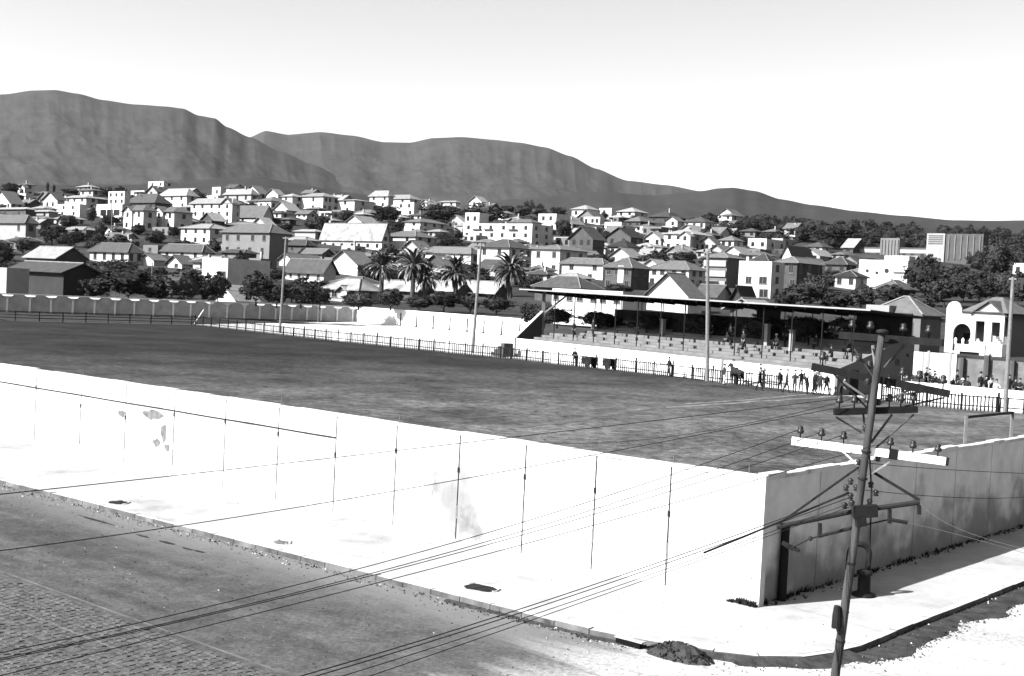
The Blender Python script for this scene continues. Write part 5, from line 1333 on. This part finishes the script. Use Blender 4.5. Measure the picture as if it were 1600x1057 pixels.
def person(p, pose, ang, label, group, head='hat', s=1.0, ):
    me, hp_, ln = BOD[pose]; o = inst('person', me, None, p, ang, (s, s, s)); tag(o, label, 'person', group)
    h_ = bpy.data.objects.new('hair' if head == 'hair' else 'hat', {'hat': HAT, 'hatw': HATW, 'hair': HAIR}[head]); COL.objects.link(h_); h_.parent = o
    h_.location = (hp_[0], hp_[1], hp_[2]+.045); h_.rotation_euler = (ln, 0, 0)
    return o
GF = 'people standing on the field by the fence'; GT = 'spectators on the grandstand steps'; GB = 'spectators on the right hand bank'
toC = lambda deg: math.radians(deg)
for (x, y, ps, ang, hd, lab) in (
  (1131, 602, 'white', 100, 'hair', 'man in pale trousers holding the dark horse'),
  (1186, 611, 'walk', 60, 'hat', 'man in dark suit walking on the field right of the horse'),
  (1218, 613, 'stand', 30, 'hat', 'leftmost man of the dark suited group by the grandstand end'),
  (1228, 614, 'walk', 70, 'hat', 'second man from the left in the dark suited group, half turned'),
  (1241, 615, 'stand', -20, 'hat', 'third man from the left in the group, standing apart in front'),
  (1251, 612, 'arms', 200, 'hair', 'fourth man from the left in the group, at the back with arms raised'),
  (1261, 617, 'bend', -60, 'hair', 'stooping man in the middle of the group'),
  (1270, 616, 'arms', 80, 'hat', 'tall man with folded arms right of the stooping man'),
  (1274, 614, 'stand', 120, 'hat', 'man just behind the tall man with folded arms'),
  (1281, 617, 'stand', 150, 'hat', 'second man from the right in the dark suited group'),
  (1291, 618, 'walk', 200, 'hat', 'rightmost man of the group against the white wall end'),
  (897, 573, 'arms', 20, 'hair', 'man in a dark coat standing by the handcarts'),
  (1045, 589, 'walk', -60, 'hair', 'man in dark clothes alone on the field left of the tall pole'),
  (163, 0, '', 0, '', '')):
    if not ps: continue
    person(G(x, y), ps, toC(ang), lab, GF, hd)
person(G(1174, 604)+M_*1.0, 'shirt', toC(20), 'man in a pale shirt behind the fence beside the horse', GF, 'hat')
person(G(1312, 624), 'bend', toC(40), 'stooping man beyond the white wall end, beside the side door', GF, 'hat')
for (e, row, ps, hd, lab) in ((24.3, 6, 'stand', 'hair', 'standing spectator in dark clothes behind the tall pole'), (26.0, 4, 'stand', 'hat', 'spectator standing on the steps right of the tall pole'), (29.2, 5, 'sit', 'hatw', 'seated spectator in a white hat'),
    (28.4, 7, 'stand', 'hair', 'dark standing spectator near the right hand pier'), (31.2, 7, 'stand', 'hatw', 'standing spectator in a white hat beside the pier'), (33.0, 6, 'sit', 'hat', 'seated spectator below the right rail wall'),
    (37.6, 5, 'sit', 'hatw', 'spectator sitting highest near the right parapet'), (37.3, 3, 'sit', 'hat', 'spectator sitting low near the right parapet'), (22.0, 7, 'sit', 'hair', 'seated spectator at the back, left of the tall pole'),
    (20.5, 8, 'sitw', 'hair', 'pale shirted spectator sitting at the very back'), (19.0, 7, 'sit', 'hat', 'seated spectator in a dark hat at the back centre'), (23.0, 5, 'sit', 'hat', 'spectator seated halfway up near the tall pole'),
    (4.2, 4, 'stand', 'hat', 'dark standing figure at the left of the steps'), (2.2, 3, 'stand', 'hat', 'dark figure standing lowest at the far left of the steps'), (26.9, 3, 'sit', 'hat', 'spectator seated low right of the tall pole')):
    person(SP(e, .25+row*1.0+.6, 1.5+rise*(row+1)-(.03 if ps[:3] == 'sit' else 0)), ps, math.atan2(M_.y, M_.x)-math.pi/2+random.uniform(-.5, .5), lab, GT, hd)
kk = 0
bl_ = 'one of the dark clothed spectators crowded behind the low white wall'
for k in range(38):
    t = .02+.9*((k*.618) % 1.0); row = k % 3; p = R0.lerp(R1, t)+M_*(1.0+row*1.6); p.z = .35+.75*((1.0+row*1.6-.4)/8.6)
    if t > .62 and k % 2: continue
    person(p, ['stand', 'arms', 'stand', 'sit', 'shirt'][k % 5] if k % 7 else 'sit', random.uniform(-.5, .9), bl_, GB, ['hat', 'hair', 'hat', 'hatw'][k % 4])
# dark horse beside the fence
def horse():
    ch = [[(-.75, 0, 1.22, .1), (-.62, 0, 1.2, (.25, .27)), (-.2, 0, 1.12, (.29, .3)), (.3, 0, 1.14, (.27, .32)), (.62, 0, 1.24, (.2, .26)), (.85, 0, 1.5, (.11, .17)), (1.02, 0, 1.72, (.085, .12)), (1.2, 0, 1.62, (.08, .1)), (1.4, 0, 1.42, .06), (1.46, 0, 1.36, .05)]]
    for sy in (-.15, .15):
        ch.append([(.62, 0, 1.24, .2), (.55, sy, .95, .12), (.57, sy, .6, .06), (.57, sy, .32, .045), (.58, sy, .1, .05), (.62, sy, .04, .06)])
        ch.append([(-.62, 0, 1.2, .25), (-.55, sy, .95, .16), (-.45, sy, .75, .1), (-.68, sy, .5, .055), (-.66, sy, .28, .042), (-.64, sy, .1, .05), (-.6, sy, .04, .06)])
        ch.append([(1.02, 0, 1.72, .085), (1.0, sy*.4, 1.86, .025)])
    ch.append([(-.75, 0, 1.22, .1), (-.92, 0, 1.05, .05), (-.98, 0, .65, .05), (-.96, 0, .5, .02)])
    return skin(ch, (.3, 0, 1.14), lambda c: M_hide, 'horse')
hp2 = G(1151, 602); hpv = (G(1138, 600)-G(1166, 604)); o = inst('horse', horse(), None, hp2, math.atan2(hpv.y, hpv.x)); tag(o, 'dark horse standing side on beside the fence', 'horse')
q = MB(); q.tube([(.95, 0, 1.6), (.75, 0, 1.78), (.62, 0, 1.5)], [.03, .05, .03], 6); q.build('mane', M_hide, o, org=(0, 0, 0))

# ------------------------------------------------------------------ the wooden power pole in the foreground
DP = 21.0
b0, b1 = PD(1308, 1040, DP), PD(1377, 530, DP-.3); ax = (b1-b0).normalized(); foot = b0-ax*((b0.z+.45)/ax.z); topp = b1+ax*.1
def on(y):                                          # point of the pole axis seen at picture row y
    lo, hi = 0.0, 1.0
    for _ in range(40):
        m = (lo+hi)/2
        if proj(foot.lerp(topp, m))[1] > y: lo = m
        else: hi = m
    return foot.lerp(topp, lo)
PP = thing('utility_pole', Vector((foot.x, foot.y, -.12)), 'leaning wooden utility pole with five crossarms in the right foreground', 'utility pole')
pts = [foot.lerp(topp, k/10)+Vector((noise.noise((k*.7, 0, 0))*.02, 0, 0)) for k in range(11)]
q = MB(); q.tube(pts, [.08-.025*k/10 for k in range(11)], 14); q.build('shaft', M_polewood, PP, smooth=True)
def arm(xa, ya, xb, yb, da, db, w, h, m, ends=True, nm='crossarm'):
    A, B = PD(xa, ya, DP+da), PD(xb, yb, DP+db); q = MB(); d = (B-A)
    N = 6
    for k in range(N):                               # slightly uneven timber
        q.beam(A.lerp(B, k/N), A.lerp(B, (k+1)/N-.0005), w*(1+.02*math.sin(k*2.1)), h*(1+.025*math.sin(k*1.7+1)))
    q.build(nm, m, PP); return A, B
A1 = arm(1312, 524, 1474, 536, .35, -.55, .10, .115, M_darkwood)
A2 = arm(1268, 573, 1484, 616, .2, -.3, .10, .12, M_darkwood)
A3 = arm(1303, 644, 1433, 640, -.15, -.1, .10, .105, M_darkwood)
A4 = arm(1237, 689, 1477, 721, .1, -.35, .10, .125, M_paint)
q = MB(); q.beam(A4[1]+(A4[1]-A4[0]).normalized()*.001, A4[1]+(A4[1]-A4[0]).normalized()*.05, .105, .13); q.build('arm_end_band', M_iron, PP)
q = MB(); c = A4[0].lerp(A4[1], .66); dd = (A4[1]-A4[0]).normalized(); q.beam(c-dd*.06, c+dd*.08, .12, .16); q.build('arm_band', M_darkwood, PP)
def ins(A, B, t, m=M_porc, s=1.25):
    c = A.lerp(B, t)+Z*.05; q = MB(); q.lathe(c, [(.012, 0), (.012, .07*s), (.045*s, .075*s), (.05*s, .11*s), (.03*s, .125*s), (.04*s, .15*s), (.02*s, .175*s)], 9); q.build('insulator', m, PP, smooth=True); return c+Z*.13*s
I4 = [ins(*A4, t) for t in (.055, .195, .34, .645, .79, .95)]
I3 = [ins(*A3, t) for t in (.06, .24, .40, .66, .80, .95)]
I2 = [ins(*A2, t, s=1.35) for t in (.08, .42, .66, .78, .95)]
I1 = [ins(*A1, t) for t in (.12, .3, .62, .86)]
hb = on(512)+Vector((0, -.02, .02)); q = MB(); q.lathe(hb-Z*.1, [(.06, .06), (.105, .08), (.1, .12), (.04, .14)], 12); q.build('pole_cap', M_iron, PP, smooth=True)
def brace(xa, ya, xb, yb, r0=.018, m=M_wood, da=-.1, db=-.1, nm='brace'):
    q = MB(); q.tube([PD(xa, ya, DP+da), PD(xb, yb, DP+db)], r0, 6); return q.build(nm, m, PP)
brace(1335, 546, 1372, 600, .018); brace(1300, 582, 1357, 640, .016, M_iron); brace(1474, 622, 1392, 640, .016, M_iron); brace(1306, 652, 1346, 676, .016); brace(1428, 648, 1362, 706, .016); brace(1413, 540, 1381, 575, .022); brace(1364, 540, 1368, 572, .03, M_palepole); brace(1318, 597, 1354, 622, .02, M_palepole); brace(1425, 608, 1372, 632, .02, M_palepole)
brace(1349, 648, 1353, 690, .018); brace(1394, 648, 1361, 692, .02); brace(1317, 706, 1341, 728, .016, M_paint); brace(1390, 722, 1353, 746, .018, M_paint); brace(1444, 612, 1400, 619, .02, M_palepole)
# downlead curved pipe, shackles and clutter half way up
q = MB(); q.tube([PD(1364, 545, DP-.15), PD(1369, 560, DP-.17), PD(1367, 600, DP-.17), PD(1358, 700, DP-.17), PD(1362, 770, DP-.16), PD(1360, 830, DP-.14), PD(1358, 885, DP-.12)], .014, 6); q.build('downlead', M_iron, PP)
for (x, y) in ((1322, 762), (1338, 762), (1369, 770), (1320, 790), (1342, 722), (1372, 716), (1352, 668), (1372, 628), (1388, 600), (1356, 596), (1342, 560), (1402, 566), (1329, 752), (1361, 757), (1329, 775), (1331, 786), (1359, 784), (1351, 705), (1361, 706), (1345, 737)):
    c = PD(x, y, DP-.12); q = MB(); q.lathe(c-Z*.06, [(.02, 0), (.05, .015), (.03, .04), (.055, .07), (.02, .11)], 9); q.build('shackle_insulator', M_porc, PP, smooth=True)
for y in (706, 748, 798, 880, 1002):
    c = on(y); q = MB(); q.tube([c-ax*.014, c+ax*.014], .081, 14); q.build('iron_band', M_iron, PP)
q = MB(); c = on(799); q.beam(c+Vector((-.12, -.12, 0)), c+Vector((.28, -.1, .04)), .12, .2); q.beam(c+Vector((-.06, -.13, -.17)), c+Vector((.1, -.12, -.14)), .12, .14); q.build('bracket_block', M_iron, PP)
# double bracket tube with drop hangers
L0, R0_, MID = PD(1214, 824, DP+.35), PD(1437, 785, DP-.35), PD(1330, 800, DP)
q = MB(); q.tube([L0, MID, R0_], .042, 8); q.build('bracket_tube', M_iron, PP)
brace(1342, 730, 1218, 818, .02, M_iron, 0, .3, 'stay'); brace(1364, 738, 1437, 782, .026, M_iron, 0, -.3, 'stay')
for x, y, l, da in ((1281, 818, 22, .15), (1390, 796, 22, -.2), (1436, 790, 14, -.33)):
    a_ = PD(x, y, DP+da); b_ = PD(x, y+l, DP+da); q = MB(); q.tube([a_, b_], .036, 6); q.build('hanger', M_iron, PP)
q = MB(); q.tube([PD(1222, 848, DP+.3), PD(1236, 856, DP+.25)], [.04, .05], 6); q.tube([PD(1236, 856, DP+.25), PD(1250, 861, DP+.2)], [.05, .03], 6); q.build('wire_clamp', M_iron, PP)
sp_ = [PD(1240, 855, DP+.2), PD(1266, 842, DP+.15), PD(1300, 833, DP+.05), PD(1345, 822, DP-.1), PD(1390, 812, DP-.2), PD(1418, 817, DP-.25)]
q = MB(); q.tube(sp_, .013, 5); q.tube([sp_[1].lerp(sp_[2], .5), sp_[2], sp_[3]], .032, 6); q.tube([PD(1388, 812, DP-.2), PD(1418, 817, DP-.25)], .034, 6); q.build('span_wire', M_iron, PP)
q = MB(); q.lathe(PD(1266, 846, DP+.15), [(.01, 0), (.045, .03), (.045, .06), (.01, .09)], 8); q.build('span_insulator', M_porc, PP)
# switch box on the shaft
c = on(965)+Vector((-.13, -.05, 0)); q = MB(); q.tube([c-Z*.17, c+Z*.05, c+Z*.2], [.075, .07, .05], 10); q.build('switch_box', M_iron, PP)
q = MB(); q.tube([c+Vector((0, 0, -.15)), c+Vector((.03, -.05, -.26)), c+Vector((.12, -.06, -.3)), on(1010)+Vector((0, -.1, 0)), on(1050)+Vector((0, -.1, 0))], .012, 6); q.build('box_cable', M_iron, PP)
q = MB(); q.beam(c+Vector((.05, 0, .1)), c+Vector((.2, .0, .1)), .03, .03); q.build('box_bracket', M_iron, PP)
# overhead wires
def wire(p0, mid, end, r0, label, m=M_wire, sag=None):
    # p0 world point, mid and end given as (x, y, depth)
    A = Vector(p0); Mx = PD(*mid); B = PD(*end); t = max(.2, min(.8, (Mx-A).length/((Mx-A).length+(B-Mx).length)))
    Cc = (Mx-A*(1-t)**2-B*t*t)/(2*t*(1-t)); q = MB()
    q.tube([A*(1-s)**2+Cc*2*s*(1-s)+B*s*s for s in [k/28 for k in range(29)]], r0, 5, cap=False)
    o = q.build('overhead_wire', m, org=A); return tag(o, label, 'wire', 'overhead wires from the utility pole')
De, Dm = 12.0, 15.5
wire(I3[0], (250, 746, Dm), (-80, 781, De), .006, 'single wire crossing the left pavement highest of all')
wire(I3[3], (320, 816, Dm), (-80, 871, De), .006, 'single wire over the left street below the highest one')
wire(I4[0], (500, 905, Dm), (-80, 1037, De), .006, 'top wire of the upper bundle over the cobbles')
wire(I4[1], (500, 917, Dm), (-80, 1045, De), .006, 'second wire of the upper bundle over the cobbles')
wire(I4[2], (500, 920, Dm), (-80, 1048, De), .006, 'third wire of the upper bundle, close under the second')
wire(I4[3], (500, 934, Dm), (-80, 1075, De), .006, 'lowest wire of the upper bundle over the cobbles')
x0 = PD(1328, 772, DP-.1)
wire(x0, (831, 946, Dm+1), (380, 1082, De), .007, 'top wire of the lower bundle at the bottom of the photo')
wire(x0-Z*.06, (825, 954, Dm+1), (380, 1089, De), .007, 'second wire of the lower bundle at the bottom of the photo')
wire(x0-Z*.16, (830, 962, Dm+1), (440, 1085, De), .0055, 'third wire of the lower bundle at the bottom of the photo')
wire(x0-Z*.22, (834, 968, Dm+1), (500, 1083, De), .0055, 'lowest wire of the lower bundle at the bottom of the photo')
wire(PD(1326, 770, DP-.1), (1213, 818, DP-.6), (1100, 864, DP-1.5), .018, 'thick dark feeder cable dropping left from the pole')
wire(R0_, (1520, 835, 27), (1660, 870, 33), .006, 'pale trolley wire running right from the bracket end', M_palewire)
wire(PD(1418, 817, DP-.25), (1520, 842, 27), (1660, 882, 33), .005, 'second pale trolley wire below the first', M_palewire)
wire(PD(1343, 765, DP), (1500, 778, 24), (1660, 768, 30), .006, 'dark wire running right from the pole across the shaded wall')
wire(A4[0].lerp(A4[1], .5)-Z*.2, (1480, 734, 24), (1660, 742, 28), .006, 'dark wire running right just under the white crossarm')
wire(I3[1], (1120, 671, DP+3), (780, 684, DP+12), .006, 'thin wire stretched left from the pole over the field')

# ------------------------------------------------------------------ street furniture by the side wall
bp2 = C+V*1.0-U*.13
bo = thing('boundary_post', bp2, 'stout dark post standing by the wall corner in shade', 'post')
tp2 = bp2+Z*1.75
q = MB(); q.tube([bp2-Z*.1, bp2.lerp(tp2, .5), tp2], [.11, .105, .1], 10); q.build('shaft', M_darkwood, bo)
q = MB(); q.tube([tp2+Z*.001, tp2+Z*.06], [.125, .09], 10); q.build('cap', M_iron, bo)
vp = G(1349, 931); k = vp.y/F
vo = thing('vent_pipe', vp, 'dark gooseneck vent pipe on a thick round base beside the side wall', 'vent pipe')
q = MB(); q.lathe(vp, [(.3, -.02), (.28, .06), (.16, .1), (.15, .5), (.19, .52), (.19, .6), (.1, .64)], 14); q.build('base', M_iron, vo, smooth=True)
loop = [vp+Z*.6+Vector((.06, 0, 0))]+[vp+Z*1.0+Vector((-.16+.24*math.cos(t), 0, .24*math.sin(t)+.02)) for t in [math.pi*j/12 for j in range(13)]]+[vp+Vector((-.41, 0, .62))]
q = MB(); q.tube(loop, .07, 8); q.build('gooseneck', M_iron, vo, smooth=True)
rb = G(1328, 924); q = MB()
for _ in range(60):
    chip(q, rb+Vector((rnd.gauss(0, .16), rnd.gauss(0, .1), 0)), rnd.uniform(.03, .09))
o = q.build('rubble', mat('pale_stone', .5, .2, 4), org=rb); tag(o, 'small heap of pale rubble at the foot of the vent pipe', None, None, 'stuff')
# washing on a line behind the end wall
lq = PD(185, 462, 200)
LN = thing('washing_line', lq, 'white ragged washing hung on a line behind the shaded end wall', 'washing')
q = MB(); q.tube([PD(150, 448, 200), PD(183, 451, 200), PD(218, 449, 200)], .02, 4); q.build('line', M_iron, LN)
for xa, xb, yt, yb in ((158, 163, 452, 463), (163, 171, 456, 464), (172, 180, 454, 464), (181, 185, 457, 464), (187, 196, 450, 465), (206, 210, 456, 466), (210, 214, 450, 466)):
    q = MB(); a_, b_, c_, d_ = PD(xa, yt, 200), PD(xb, yt+1, 200), PD(xb, yb, 200), PD(xa, yb-1, 200); o_ = Vector((0, .12, 0)); q.hexa([d_, c_, c_+o_, d_+o_, a_, b_, b_+o_, a_+o_]); q.build('cloth', M_paint, LN)
# thin wires behind the far walls
for (a, m_, b, lab) in (((90, 432, 205), (200, 441, 205), (330, 452, 205), 'thin wire behind the far end wall left of the white modern house'), ((330, 452, 205), (520, 466, 205), (800, 484, 205), 'thin wire stretched behind the far sideline wall')):
    A, B = PD(*a), PD(*b); Mx = PD(*m_); q = MB(); q.tube([A, Mx, B], .04, 4); o = q.build('town_wire', M_iron, org=A); tag(o, lab, 'wire', 'wires behind the far walls')
